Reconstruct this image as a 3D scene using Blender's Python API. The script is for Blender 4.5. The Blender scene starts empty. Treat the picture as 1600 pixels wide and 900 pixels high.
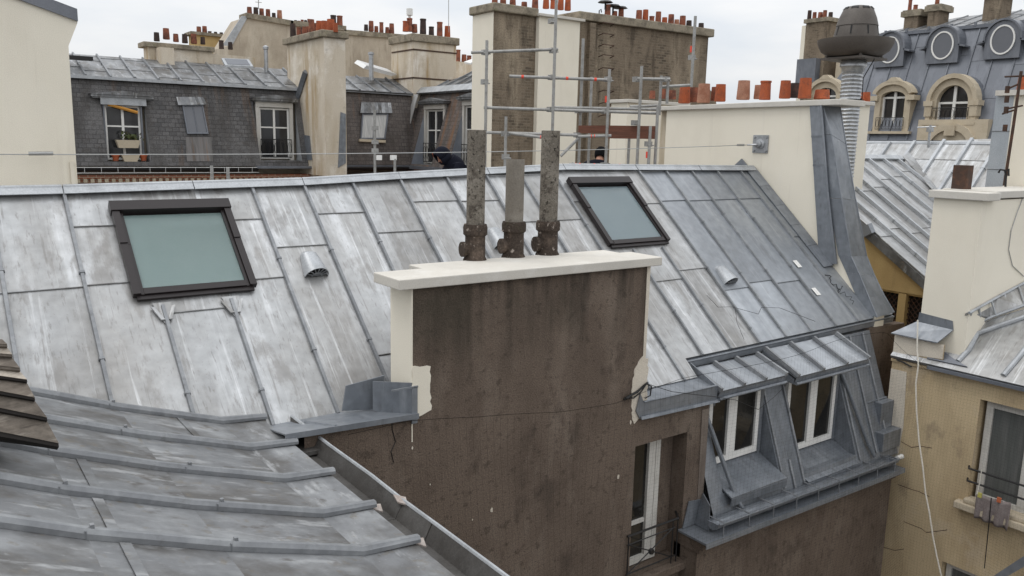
import bpy, bmesh, math, random
from mathutils import Vector as V, Matrix, Quaternion
random.seed(7)
C = bpy.context.scene.collection
rad = math.radians

# ------------------------------------------------------------------ camera, sky, sun, exposure
FPX, PITCH, ROLL, YAW = 1265.0, 10.2, 1.3, 36.5
def cam_axes():
    y, p, r = rad(YAW), rad(PITCH), rad(ROLL)
    fw = V((math.sin(y)*math.cos(p), math.cos(y)*math.cos(p), -math.sin(p)))
    rt = V((math.cos(y), -math.sin(y), 0)); up = rt.cross(fw)
    return rt*math.cos(r)+up*math.sin(r), -rt*math.sin(r)+up*math.cos(r), fw
RT, UP, FW = cam_axes()
cd = bpy.data.cameras.new('camera'); cam = bpy.data.objects.new('camera', cd); C.objects.link(cam)
cam.matrix_world = Matrix((RT, UP, -FW)).transposed().to_4x4()
cd.sensor_width = 36; cd.lens = 36*FPX/1600; cd.clip_start = .05; cd.clip_end = 4000
bpy.context.scene.camera = cam

SUN_EL, SUN_AZ = 62, -50          # azimuth from +Y towards +X
world = bpy.data.worlds.new('World'); bpy.context.scene.world = world; world.use_nodes = True
def setup_world():
    nt = world.node_tree; nt.nodes.clear(); N = nt.nodes.new; L = nt.links.new
    out = N('ShaderNodeOutputWorld'); bg = N('ShaderNodeBackground'); bg.inputs[1].default_value = .1
    L(bg.outputs[0], out.inputs[0])
    sky = N('ShaderNodeTexSky'); sky.sky_type = 'NISHITA'; sky.sun_disc = False
    sky.sun_elevation = rad(SUN_EL); sky.sun_rotation = rad(SUN_AZ)
    tc = N('ShaderNodeTexCoord'); sep = N('ShaderNodeSeparateXYZ'); L(tc.outputs['Generated'], sep.inputs[0])
    # overcast cloud deck: brighter towards the zenith
    el = N('ShaderNodeMapRange'); L(sep.outputs[2], el.inputs[0])
    el.inputs[1].default_value = 0; el.inputs[2].default_value = 1; el.inputs[3].default_value = 8.6; el.inputs[4].default_value = 19.0
    mp = N('ShaderNodeMapping'); mp.inputs['Scale'].default_value = (2.2, 2.2, 9); L(tc.outputs['Generated'], mp.inputs[0])
    nz = N('ShaderNodeTexNoise'); nz.inputs['Scale'].default_value = 1.7; nz.inputs['Detail'].default_value = 6; L(mp.outputs[0], nz.inputs[0])
    cr = N('ShaderNodeValToRGB'); L(nz.outputs[0], cr.inputs[0])
    cr.color_ramp.elements[0].position = .36; cr.color_ramp.elements[0].color = (.83, .87, .92, 1)
    cr.color_ramp.elements[1].position = .62; cr.color_ramp.elements[1].color = (1, 1, 1, 1)
    mul = N('ShaderNodeVectorMath'); mul.operation = 'SCALE'; L(cr.outputs[0], mul.inputs[0]); L(el.outputs[0], mul.inputs[3])
    mx = N('ShaderNodeMixRGB'); mx.inputs[0].default_value = .94; L(sky.outputs[0], mx.inputs[1]); L(mul.outputs[0], mx.inputs[2])
    L(mx.outputs[0], bg.inputs[0])
setup_world()
sl = bpy.data.lights.new('sun', 'SUN'); sl.energy = .7; sl.angle = rad(18); sl.color = (1, .97, .93)
sun = bpy.data.objects.new('sun', sl); C.objects.link(sun)
sd = V((math.sin(rad(SUN_AZ))*math.cos(rad(SUN_EL)), math.cos(rad(SUN_AZ))*math.cos(rad(SUN_EL)), math.sin(rad(SUN_EL))))
sun.rotation_euler = sd.to_track_quat('Z', 'Y').to_euler()
vs = bpy.context.scene.view_settings
vs.view_transform = 'Standard'; vs.look = 'None'; vs.exposure = 0.0; vs.gamma = 1

# ------------------------------------------------------------------ survey helpers: photo pixel -> point on a real plane
def ray(px, py): return RT*((px-800)/FPX) + UP*((450-py)/FPX) + FW
def AX(px, py, x): d = ray(px, py); return d*(x/d.x)
def AY(px, py, y): d = ray(px, py); return d*(y/d.y)
def AZ(px, py, z): d = ray(px, py); return d*(z/d.z)
def AD(px, py, D): return ray(px, py)*D
def AP(px, py, p0, n): d = ray(px, py); return d*(p0.dot(n)/d.dot(n))

# ------------------------------------------------------------------ mesh builder
class MB:
    def __init__(s): s.v = []; s.f = []; s.t = []
    def add(s, pts, faces, tint=0):
        o = len(s.v); s.v += [V(p) for p in pts]; s.f += [[i+o for i in f] for f in faces]; s.t += [tint]*len(faces); return s
    def prism(s, pts, vec, tint=0):
        n = len(pts); vec = V(vec); a = [V(p) for p in pts]
        return s.add(a+[p+vec for p in a], [list(range(n))[::-1], list(range(n, 2*n))]+[[i, (i+1) % n, (i+1) % n+n, i+n] for i in range(n)], tint)
    def box(s, x0, x1, y0, y1, z0, z1, tint=0):
        return s.prism([(x0, y0, z0), (x1, y0, z0), (x1, y1, z0), (x0, y1, z0)], (0, 0, z1-z0), tint)
    def fbox(s, F, s0, s1, d0, d1, z0, z1, tint=0):
        p = [F(s0, d0, z0), F(s1, d0, z0), F(s1, d1, z0), F(s0, d1, z0)]
        return s.prism(p, F(s0, d0, z1)-F(s0, d0, z0), tint)
    def hexa(s, b, t, tint=0):
        return s.add(list(b)+list(t), [[3, 2, 1, 0], [4, 5, 6, 7], [0, 1, 5, 4], [1, 2, 6, 5], [2, 3, 7, 6], [3, 0, 4, 7]], tint)
    def tube(s, pts, r, n=8, cap=True, r1=None):
        pts = [V(p) for p in pts]; m = len(pts); ring = []; prev = None
        for i, p in enumerate(pts):
            d = (pts[min(i+1, m-1)]-pts[max(i-1, 0)]).normalized()
            if prev is None: a = d.cross(V((0, 0, 1)) if abs(d.z) < .9 else V((1, 0, 0))).normalized()
            else: a = (prev-d*prev.dot(d)).normalized()
            prev = a; b = d.cross(a); rr = r if r1 is None else r+(r1-r)*i/(m-1)
            ring += [p+(a*math.cos(2*math.pi*k/n)+b*math.sin(2*math.pi*k/n))*rr for k in range(n)]
        fs = [[i*n+k, i*n+(k+1) % n, (i+1)*n+(k+1) % n, (i+1)*n+k] for i in range(m-1) for k in range(n)]
        if cap: fs += [list(range(n))[::-1], [(m-1)*n+k for k in range(n)]]
        return s.add(ring, fs)
    def lathe(s, c, prof, n=16, axis=(0, 0, 1), capb=True, capt=True):
        c = V(c); ax = V(axis).normalized(); a = ax.cross(V((0, 1, 0)) if abs(ax.y) < .9 else V((1, 0, 0))).normalized(); b = ax.cross(a)
        ring = [c+ax*z+(a*math.cos(2*math.pi*k/n)+b*math.sin(2*math.pi*k/n))*r for r, z in prof for k in range(n)]
        m = len(prof)
        fs = [[i*n+k, i*n+(k+1) % n, (i+1)*n+(k+1) % n, (i+1)*n+k] for i in range(m-1) for k in range(n)]
        if capb: fs.append(list(range(n))[::-1])
        if capt: fs.append([(m-1)*n+k for k in range(n)])
        return s.add(ring, fs)
    def build(s, name, mat, parent=None, smooth=False, bevel=0):
        me = bpy.data.meshes.new(name)
        base = V((0, 0, 0)); p = parent
        while p is not None: base += p.location; p = p.parent
        own = V((0, 0, 0))
        if parent is None and s.v:
            own = V((sum(q.x for q in s.v)/len(s.v), sum(q.y for q in s.v)/len(s.v), min(q.z for q in s.v)))
        me.from_pydata([q-base-own for q in s.v], [], s.f)
        bm = bmesh.new(); bm.from_mesh(me)
        fl = bm.faces.layers.float.new('tint')
        bm.faces.ensure_lookup_table()
        for i, f in enumerate(bm.faces): f[fl] = s.t[i]
        bmesh.ops.recalc_face_normals(bm, faces=bm.faces)
        uv = bm.loops.layers.uv.new('UVMap'); Z = V((0, 0, 1))
        off = base+own
        for f in bm.faces:
            f.normal_update(); n = f.normal
            if abs(n.z) > .97: t, b = V((1, 0, 0)), V((0, 1, 0))
            else:
                t = Z.cross(n).normalized()
                if t.x+t.y*.9 < 0: t = -t
                b = n.cross(t)
                if b.z < 0: b = -b
            for l in f.loops:
                w = l.vert.co+off; l[uv].uv = (w.dot(t), w.dot(b))
            f.smooth = smooth
        bm.to_mesh(me); bm.free()
        o = bpy.data.objects.new(name, me); C.objects.link(o); o.location = own
        if parent is not None: o.parent = parent
        if mat is not None: me.materials.append(mat)
        if smooth:
            try: me.set_sharp_from_angle(angle=rad(40))
            except Exception: pass
        if bevel:
            m = o.modifiers.new('bevel', 'BEVEL'); m.width = bevel; m.segments = 2; m.limit_method = 'ANGLE'; m.angle_limit = rad(40)
        return o

def tag(o, label, cat, group=None, kind=None):
    if label: o['label'] = label
    if cat: o['category'] = cat
    if group: o['group'] = group
    if kind: o['kind'] = kind
    return o
def thing(name, loc, label, cat, group=None, kind='thing'):
    o = bpy.data.objects.new(name, None); C.objects.link(o); o.location = V(loc); o.empty_display_size = .2
    return tag(o, label, cat, group, kind)

# ------------------------------------------------------------------ materials
def rgb(r, g=None, b=None):
    if g is None: g = b = r
    return (r, g, b, 1)
def mat(name, col, layers=(), rough=.7, metal=0, spec=.4, bump=0, bscale=60, rvar=0, coord='UV', brick=None, fine=.12, coat=0):
    """layers: (colour, noise scale, (stretch x, stretch y), low, high, strength)"""
    m = bpy.data.materials.new(name); m.use_nodes = True; nt = m.node_tree; N = nt.nodes.new; L = nt.links.new
    bs = nt.nodes['Principled BSDF']; tc = N('ShaderNodeTexCoord'); co = tc.outputs[coord]
    bs.inputs['Roughness'].default_value = rough; bs.inputs['Metallic'].default_value = metal; bs.inputs['Specular IOR Level'].default_value = spec
    bs.inputs['Coat Weight'].default_value = coat; bs.inputs['Coat Roughness'].default_value = .03
    cur = None; hgt = None
    at = N('ShaderNodeAttribute'); at.attribute_name = 'tint'
    shift = N('ShaderNodeVectorMath'); shift.operation = 'SCALE'; shift.inputs[0].default_value = (41, 29, 17); L(at.outputs['Fac'], shift.inputs[3])
    cs = N('ShaderNodeVectorMath'); cs.operation = 'ADD'; L(co, cs.inputs[0]); L(shift.outputs[0], cs.inputs[1])   # every sheet has its own patina
    if brick:
        c1, c2, mo, bw, rh, ms = brick
        b = N('ShaderNodeTexBrick'); L(co, b.inputs[0]); b.inputs['Color1'].default_value = c1; b.inputs['Color2'].default_value = c2
        b.inputs['Mortar'].default_value = mo; b.inputs['Scale'].default_value = 1; b.inputs['Brick Width'].default_value = bw
        b.inputs['Row Height'].default_value = rh; b.inputs['Mortar Size'].default_value = ms; b.inputs['Mortar Smooth'].default_value = .3
        cur = b.outputs[0]; hgt = b.outputs[1]
    else:
        c = N('ShaderNodeRGB'); c.outputs[0].default_value = col; cur = c.outputs[0]
    for k, lay in enumerate(layers):
        lc, sc, st, lo, hi, am = lay[:6]
        mp = N('ShaderNodeMapping'); mp.inputs['Scale'].default_value = (st[0], st[1], st[0]); mp.inputs['Location'].default_value = (k*7.3, k*3.1, k*1.7); L(cs.outputs[0], mp.inputs[0])
        nz = N('ShaderNodeTexNoise'); nz.inputs['Scale'].default_value = sc; nz.inputs['Detail'].default_value = 7; nz.inputs['Roughness'].default_value = .62; L(mp.outputs[0], nz.inputs[0])
        mr = N('ShaderNodeMapRange'); mr.inputs[1].default_value = lo; mr.inputs[2].default_value = hi; mr.inputs[3].default_value = 0; mr.inputs[4].default_value = am; L(nz.outputs[0], mr.inputs[0])
        fac = mr.outputs[0]
        if len(lay) > 6:      # dirt that washes down from a ledge: only within a band of heights (UV v is metres up)
            sp = N('ShaderNodeSeparateXYZ'); L(co, sp.inputs[0]); vm = N('ShaderNodeMapRange'); L(sp.outputs[1], vm.inputs[0]); vm.inputs[1].default_value = lay[6]; vm.inputs[2].default_value = lay[7]
            ml = N('ShaderNodeMath'); ml.operation = 'MULTIPLY'; L(fac, ml.inputs[0]); L(vm.outputs[0], ml.inputs[1]); fac = ml.outputs[0]
        mx = N('ShaderNodeMixRGB'); L(fac, mx.inputs[0]); L(cur, mx.inputs[1]); mx.inputs[2].default_value = lc; cur = mx.outputs[0]
        if k == 0 and rvar:
            rr = N('ShaderNodeMapRange'); L(nz.outputs[0], rr.inputs[0]); rr.inputs[1].default_value = .3; rr.inputs[2].default_value = .7
            rr.inputs[3].default_value = rough-rvar; rr.inputs[4].default_value = rough+rvar; L(rr.outputs[0], bs.inputs['Roughness'])
    fz = N('ShaderNodeTexNoise'); fz.inputs['Scale'].default_value = bscale; fz.inputs['Detail'].default_value = 5; L(co, fz.inputs[0])
    fm = N('ShaderNodeMapRange'); L(fz.outputs[0], fm.inputs[0]); fm.inputs[1].default_value = .3; fm.inputs[2].default_value = .7
    fm.inputs[3].default_value = 1-fine; fm.inputs[4].default_value = 1+fine
    ad = N('ShaderNodeMath'); ad.operation = 'ADD'; L(fm.outputs[0], ad.inputs[0]); L(at.outputs['Fac'], ad.inputs[1])
    sc = N('ShaderNodeVectorMath'); sc.operation = 'SCALE'; L(cur, sc.inputs[0]); L(ad.outputs[0], sc.inputs[3]); L(sc.outputs[0], bs.inputs['Base Color'])
    if bump:
        bp = N('ShaderNodeBump'); bp.inputs['Strength'].default_value = bump; bp.inputs['Distance'].default_value = .01
        h = fz.outputs[0]
        if hgt is not None:
            q = N('ShaderNodeMath'); q.operation = 'MULTIPLY_ADD'; L(hgt, q.inputs[0]); q.inputs[1].default_value = -1.5; L(fz.outputs[0], q.inputs[2]); h = q.outputs[0]
        L(h, bp.inputs['Height']); L(bp.outputs[0], bs.inputs['Normal'])
    return m

Z_ROOF = mat('zinc_roof', rgb(.385, .39, .392), [
    (rgb(.265, .257, .245), .9, (1, .6), .40, .62, .9), (rgb(.58, .59, .60), 1.1, (3.0, .3), .50, .68, .8), (rgb(.22, .21, .198), 2.8, (1.6, .6), .55, .63, .6), (rgb(.2, .19, .178), 3.2, (7, .45), .60, .66, .55),
    (rgb(.70, .71, .72), 2.4, (8, .22), .58, .72, .6), (rgb(.21, .2, .19), 13, (2.5, .5), .58, .66, .6), (rgb(.24, .22, .2), 42, (1, 1), .62, .7, .6)],
    rough=.36, metal=.45, spec=.5, rvar=.1, bump=.25, bscale=9, fine=.12)
Z_RAW = mat('zinc_blue', rgb(.225, .24, .262), [
    (rgb(.15, .165, .185), 2.0, (1, .6), .42, .62, .8), (rgb(.30, .315, .335), 2.6, (3, .4), .55, .72, .65), (rgb(.095, .095, .1), 7, (2, .6), .58, .74, .6)],
    rough=.42, metal=.35, spec=.5, rvar=.08, bump=.15, bscale=10, fine=.12)
Z_OLD = mat('zinc_weathered', rgb(.17, .174, .18), [
    (rgb(.27, .277, .283), 1.5, (2.2, .9), .46, .62, .85), (rgb(.085, .079, .072), 1.3, (1.6, 1), .46, .62, .88), (rgb(.37, .375, .38), 3.5, (2.5, .7), .57, .66, .7),
    (rgb(.07, .058, .047), 5, (1.5, 1), .60, .68, .65), (rgb(.155, .132, .10), 9, (1, 1), .58, .68, .6), (rgb(.3, .3, .3), 22, (2, 1), .62, .70, .5)], rough=.42, metal=.22, spec=.45, rvar=.08, bump=.3, bscale=9, fine=.15)
Z_GUT = mat('grimy_gutter_zinc', rgb(.065, .06, .055), [(rgb(.11, .105, .1), 3, (1, 1), .45, .65, .8), (rgb(.035, .03, .026), 5, (1, 1), .55, .7, .7)], rough=.6, metal=.1, bump=.2, coord='Object')
Z_SEAM = mat('zinc_seam', rgb(.20, .207, .217), [(rgb(.29, .298, .305), 5, (1, 1), .45, .65, .7), (rgb(.12, .12, .12), 9, (1, 1), .58, .7, .6)], rough=.42, metal=.3, fine=.1, bscale=20, coord='Object')
Z_SEAM_L = mat('zinc_batten_pale', rgb(.40, .415, .43), [(rgb(.28, .29, .3), 5, (1, 1), .45, .65, .7)], rough=.42, metal=.3, coord='Object')
Z_DARK = mat('zinc_slate_blue', rgb(.14, .15, .17), [(rgb(.2, .21, .235), 1.5, (1, .6), .45, .65, .8), (rgb(.095, .1, .115), 4, (3, .5), .55, .7, .6)], rough=.45, metal=.2, rvar=.06, fine=.1)
Z_DUCT = mat('galvanised_steel', rgb(.42, .43, .44), [(rgb(.28, .29, .3), 9, (1, 1), .45, .65, .7)], rough=.35, metal=.7, coord='Object')
BROWN_L = [
    (rgb(.112, .085, .067), .9, (1.2, .9), .42, .62, .8), (rgb(.205, .165, .133), 1.3, (1.7, .7), .52, .68, .65), (rgb(.075, .058, .047), 2.2, (1.3, .8), .56, .68, .7),
    (rgb(.065, .051, .041), 9, (1, 1), .57, .66, .6), (rgb(.05, .04, .033), 28, (1, 1), .61, .68, .65), (rgb(.23, .195, .165), 34, (1, 1), .65, .71, .45)]
BROWN = mat('brown_render', rgb(.152, .117, .092), BROWN_L, rough=.92, spec=.15, bump=.7, bscale=70, fine=.22)
BROWN_CH = mat('rain_streaked_render', rgb(.152, .117, .092), BROWN_L+[(rgb(.04, .033, .027), 1.5, (3.2, .25), .45, .66, .95, -2.25, -1.3), (rgb(.045, .04, .03), 1.0, (1.2, .9), .5, .66, .7, -2.1, -1.35)], rough=.92, spec=.15, bump=.7, bscale=70, fine=.22)
CREAM = mat('cream_render', rgb(.79, .735, .62), [(rgb(.71, .655, .545), 1.2, (1, .6), .45, .68, .6), (rgb(.78, .73, .63), 3, (3, .4), .55, .7, .4), (rgb(.56, .5, .41), 1.6, (4, .25), .62, .76, .35)], rough=.9, spec=.2, bump=.2, bscale=120, fine=.06)
WHITE = mat('white_render', rgb(.57, .54, .485), [(rgb(.5, .475, .43), 2, (1, 1), .46, .68, .7), (rgb(.66, .64, .6), 5, (1, 1), .5, .7, .5), (rgb(.4, .37, .33), 14, (1, 1), .62, .72, .4)], rough=.9, spec=.2, bump=.2, bscale=80, fine=.05)
OLDPL = mat('stained_plaster', rgb(.60, .53, .43), [
    (rgb(.48, .40, .29), .9, (1.4, .35), .46, .64, .9), (rgb(.78, .73, .65), 1.4, (1, .8), .52, .68, .8), (rgb(.36, .24, .11), 1.0, (2.2, .22), .54, .66, .9), (rgb(.3, .27, .23), 3.5, (1, 1), .6, .72, .5)], rough=.9, spec=.15, bump=.35, bscale=40, fine=.1)
DIRTPL = mat('grimy_plaster', rgb(.46, .40, .32), [
    (rgb(.30, .255, .20), .8, (1, .6), .45, .65, .8), (rgb(.55, .49, .40), 1.3, (2, .5), .5, .7, .6), (rgb(.2, .16, .12), 2.2, (3, .3), .6, .74, .7)], rough=.9, spec=.15, bump=.4, bscale=40, fine=.12)
BRICKW = mat('sooty_brick', rgb(.2), [
    (rgb(.215, .172, .127), 1.0, (1, .6), .40, .56, .94), (rgb(.34, .28, .205), .8, (1.2, .35), .52, .66, .8), (rgb(.085, .068, .052), 1.3, (2.2, .4), .54, .68, .8), (rgb(.1, .08, .06), 6, (1, .7), .56, .7, .6)],
    rough=.95, spec=.1, bump=.5, bscale=30, fine=.22, brick=(rgb(.10, .08, .06), rgb(.21, .165, .12), rgb(.22, .185, .14), .24, .085, .010))
SLATE = mat('grey_slate', rgb(.1), [
    (rgb(.135, .13, .128), .8, (1, .5), .46, .64, .65), (rgb(.05, .045, .041), 1.1, (1.6, .35), .48, .66, .75), (rgb(.15, .095, .06), .9, (2.4, .22), .58, .72, .75), (rgb(.06, .052, .046), 5, (1, 1), .54, .68, .6)],
    rough=.72, spec=.3, bump=.5, bscale=25, fine=.28, brick=(rgb(.075, .073, .074), rgb(.118, .113, .112), rgb(.042, .04, .039), .2, .135, .010))
SLATE2 = mat('brown_slate', rgb(.1), [(rgb(.15, .125, .11), .9, (1, .5), .46, .64, .6), (rgb(.06, .05, .044), 1.2, (2, .3), .48, .66, .7), (rgb(.2, .105, .055), .9, (2.6, .2), .56, .70, .8)],
    rough=.72, spec=.3, bump=.5, bscale=25, fine=.25, brick=(rgb(.09, .078, .073), rgb(.14, .122, .113), rgb(.05, .044, .04), .22, .14, .010))
REDBRICK = mat('red_brick', rgb(.3), [(rgb(.2, .09, .055), 1.5, (1, 1), .5, .68, .5)], rough=.9, bump=.3, brick=(rgb(.36, .13, .07), rgb(.27, .10, .06), rgb(.42, .34, .26), .22, .07, .012))
TERRA = mat('terracotta', rgb(.40, .105, .045), [(rgb(.26, .085, .05), 6, (1, 1), .42, .62, .7), (rgb(.12, .06, .045), 9, (1, 1), .58, .7, .8)], rough=.85, spec=.2, fine=.15, coord='Object')
TERRA2 = mat('brown_terracotta', rgb(.27, .10, .062), [(rgb(.10, .05, .04), 6, (1, 1), .45, .62, .8), (rgb(.42, .2, .12), 9, (1, 1), .58, .7, .6)], rough=.88, spec=.2, fine=.15, coord='Object')
TERRAP = mat('pale_terracotta', rgb(.42, .22, .15), [(rgb(.30, .13, .08), 6, (1, 1), .45, .62, .8)], rough=.88, spec=.2, fine=.15, coord='Object')
SOOT = mat('sooty_clay', rgb(.055, .042, .038), [(rgb(.12, .07, .055), 8, (1, 1), .5, .66, .7)], rough=.9, spec=.2, coord='Object')
STONECAP = mat('mossy_stone', rgb(.30, .26, .20), [(rgb(.15, .13, .10), 3, (1, 1), .45, .62, .85), (rgb(.20, .20, .11), 5, (1, 1), .58, .7, .6)], rough=.95, spec=.1, bump=.6, bscale=25, fine=.2, coord='Object')
STONE = mat('dressed_stone', rgb(.50, .43, .325), [(rgb(.40, .335, .24), 2, (1, 1), .45, .65, .7), (rgb(.25, .21, .155), 4, (2, .5), .6, .74, .6)], rough=.9, spec=.2, bump=.2, bscale=30, fine=.08)
YELLOW = mat('yellow_render', rgb(.50, .36, .17), [(rgb(.38, .26, .12), 1.2, (1, .6), .45, .66, .7), (rgb(.28, .2, .11), 2.5, (3, .4), .6, .74, .5)], rough=.9, spec=.15, bump=.3, bscale=60, fine=.08)
OCHRE = mat('ochre_render', rgb(.55, .435, .275), [(rgb(.39, .295, .18), 1.1, (1.5, .5), .45, .66, .75), (rgb(.57, .48, .36), 1.6, (1, 1), .55, .7, .7), (rgb(.25, .195, .14), 2.2, (1.2, .7), .60, .72, .6), (rgb(.3, .24, .17), 14, (1, 1), .62, .7, .4)], rough=.92, spec=.15, bump=.4, bscale=70, fine=.1)
PALEP = mat('fresh_patch_render', rgb(.62, .56, .47), [(rgb(.5, .44, .36), 3, (1, 1), .5, .7, .6)], rough=.92, spec=.15, bump=.3, bscale=70)
PIPE = mat('lichen_cement', rgb(.165, .145, .12), [
    (rgb(.25, .225, .19), 5, (1, .4), .45, .62, .8), (rgb(.07, .058, .048), 9, (1, 1), .52, .64, .8), (rgb(.03, .026, .022), 38, (1, 1), .56, .64, .95), (rgb(.38, .36, .32), 26, (1, 1), .63, .72, .8)],
    rough=.95, spec=.15, bump=.7, bscale=60, fine=.25, coord='Object')
PIPE2 = mat('bare_cement', rgb(.20, .178, .15), [(rgb(.27, .245, .21), 4, (1, 1), .45, .62, .7), (rgb(.1, .085, .07), 9, (1, 1), .6, .72, .7)], rough=.9, spec=.2, bump=.3, bscale=60, fine=.12, coord='Object')
PIPEB = mat('black_lichen_cement', rgb(.055, .042, .034), [(rgb(.12, .09, .07), 7, (1, 1), .5, .64, .8), (rgb(.42, .36, .31), 17, (1, 1), .60, .68, .8), (rgb(.06, .065, .03), 6, (1, 1), .6, .7, .5)], rough=.95, spec=.2, bump=.8, bscale=50, fine=.3, coord='Object')
FRAME_DK = mat('dark_brown_aluminium', rgb(.022, .017, .017), rough=.42, spec=.35, fine=.06)
PVC = mat('white_frame', rgb(.74, .73, .70), [(rgb(.6, .59, .56), 3, (1, 1), .5, .7, .5)], rough=.5, spec=.4, fine=.03)
GREYPVC = mat('weathered_white_frame', rgb(.55, .53, .49), [(rgb(.4, .38, .34), 3, (1, 1), .5, .7, .6)], rough=.6, fine=.05)
GLASS = mat('dark_glass', rgb(.022, .022, .024), [(rgb(.05, .05, .05), 1.1, (1, .6), .45, .65, .7)], rough=.06, spec=.5, fine=.02)
GLASSD = mat('room_dark_glass', rgb(.012, .011, .010), [(rgb(.035, .033, .03), 1.4, (1, .6), .45, .65, .7)], rough=.06, spec=.45, fine=.02)
GLASSG = mat('net_curtain_glass', rgb(.10, .105, .10), [(rgb(.15, .15, .145), 2, (6, .5), .45, .65, .7)], rough=.12, spec=.4, fine=.03)
GLASSM = mat('grey_glass', rgb(.12, .125, .14), [(rgb(.13, .135, .15), 1.5, (1, 1), .45, .65, .7)], rough=.1, spec=.45, fine=.02)
FROST = mat('frosted_teal_glass', rgb(.32, .425, .41), [(rgb(.38, .475, .46), .8, (1, 1), .4, .65, .6)], rough=.16, spec=.5, fine=.015, coat=.3)
FROST2 = mat('frosted_blue_glass', rgb(.31, .385, .41), [(rgb(.36, .43, .455), .8, (1, 1), .4, .65, .6)], rough=.14, spec=.5, fine=.015, coat=.3)
IRON = mat('black_iron', rgb(.014, .013, .013), rough=.5, spec=.4)
RUST = mat('rusty_iron', rgb(.06, .035, .025), [(rgb(.12, .055, .03), 12, (1, 1), .5, .65, .8)], rough=.85, coord='Object')
STEEL = mat('scaffold_steel', rgb(.33, .325, .31), [(rgb(.22, .21, .195), 9, (1, 1), .45, .65, .7), (rgb(.5, .49, .47), 14, (1, 1), .6, .7, .6)], rough=.45, metal=.45, coord='Object')
REDTAPE = mat('red_tape', rgb(.75, .075, .04), rough=.6)
PLANK = mat('reddish_plank', rgb(.17, .07, .045), [(rgb(.10, .045, .03), 4, (.5, 6), .45, .65, .8), (rgb(.25, .14, .1), 7, (.5, 5), .6, .7, .6)], rough=.85, bump=.3)
WOODG = mat('weathered_timber', rgb(.155, .131, .108), [(rgb(.085, .07, .056), 2.2, (.8, 5), .42, .62, .85), (rgb(.27, .24, .205), 3.4, (.7, 6), .56, .7, .8), (rgb(.04, .032, .026), 5, (.8, 4), .62, .74, .7)], rough=.88, bump=.5, bscale=30, fine=.18)
BLACKW = mat('black_board_edge', rgb(.016, .013, .011), rough=.85)  # near-black for the lower board edges and the backing
WIRE = mat('steel_wire', rgb(.36, .36, .35), rough=.4, metal=.6)
BLACKC = mat('black_cable', rgb(.01, .01, .01), rough=.6)
NETM = mat('bird_net_twine', rgb(.012, .011, .01), rough=1, spec=0)
ROPE = mat('white_cable', rgb(.75, .71, .62), rough=.7)
COWL = mat('brown_grey_plastic', rgb(.085, .073, .063), [(rgb(.125, .11, .097), 2, (1, 1), .45, .65, .7)], rough=.6, spec=.35, coord='Object')
CLOTH = mat('grey_cloth', rgb(.22, .185, .175), [(rgb(.28, .245, .235), 6, (1, 1), .45, .65, .7)], rough=.95, spec=.1)
NAVY = mat('navy_hoodie', rgb(.009, .010, .017), rough=.95, spec=.15)
JEANS = mat('dark_trousers', rgb(.015, .017, .025), rough=.95, spec=.15)
SKIN = mat('skin', rgb(.36, .18, .12), rough=.6)
BEANIE = mat('black_wool', rgb(.008, .008, .009), rough=1, spec=.1)
PLANT = mat('dry_green_leaves', rgb(.05, .065, .02), [(rgb(.13, .09, .03), 9, (1, 1), .5, .65, .8)], rough=.8, coord='Object')
ORANGE = mat('orange_awning', rgb(.55, .26, .05), rough=.8)
ALU = mat('pale_aluminium', rgb(.58, .58, .57), rough=.45, metal=.4)
PAINTG = mat('asphalt', rgb(.05), [(rgb(.035), 1, (1, 1), .4, .6, .7)], rough=.9)
PAVING = mat('courtyard_paving', rgb(.14, .13, .12), [(rgb(.09, .085, .08), 1, (1, 1), .4, .6, .7)], rough=.9)
PINKT = mat('faded_rust_tab', rgb(.27, .225, .20), [(rgb(.4, .36, .33), 12, (1, 1), .45, .6, .8)], rough=.8, coord='Object')

def jag(pts, amp=.012, step=.035, seed=1):
    """a hand-trowelled, uneven outline"""
    r = random.Random(seed); out = []
    for i in range(len(pts)):
        a, b = V(pts[i]), V(pts[(i+1) % len(pts)]); n = max(1, int((b-a).length/step))
        for k in range(n): p = a.lerp(b, k/n); out.append(p+V((r.uniform(-amp, amp), 0, r.uniform(-amp, amp))) if k else p)
    return out
# ------------------------------------------------------------------ generic builders
def clip(poly, axis, val, keep_less):
    out = []; n = len(poly)
    for i in range(n):
        a, b = poly[i], poly[(i+1) % n]
        ia = (a[axis] <= val+1e-9) if keep_less else (a[axis] >= val-1e-9); ib = (b[axis] <= val+1e-9) if keep_less else (b[axis] >= val-1e-9)
        if ia: out.append(a)
        if ia != ib:
            t = (val-a[axis])/(b[axis]-a[axis]); out.append((a[0]+(b[0]-a[0])*t, a[1]+(b[1]-a[1])*t))
    r = []
    for p in out:
        if not r or abs(p[0]-r[-1][0])+abs(p[1]-r[-1][1]) > 1e-6: r.append(p)
    if len(r) > 1 and abs(r[0][0]-r[-1][0])+abs(r[0][1]-r[-1][1]) < 1e-6: r.pop()
    return r
def area(p): return abs(sum(p[i][0]*p[(i+1) % len(p)][1]-p[(i+1) % len(p)][0]*p[i][1] for i in range(len(p))))/2
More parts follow.
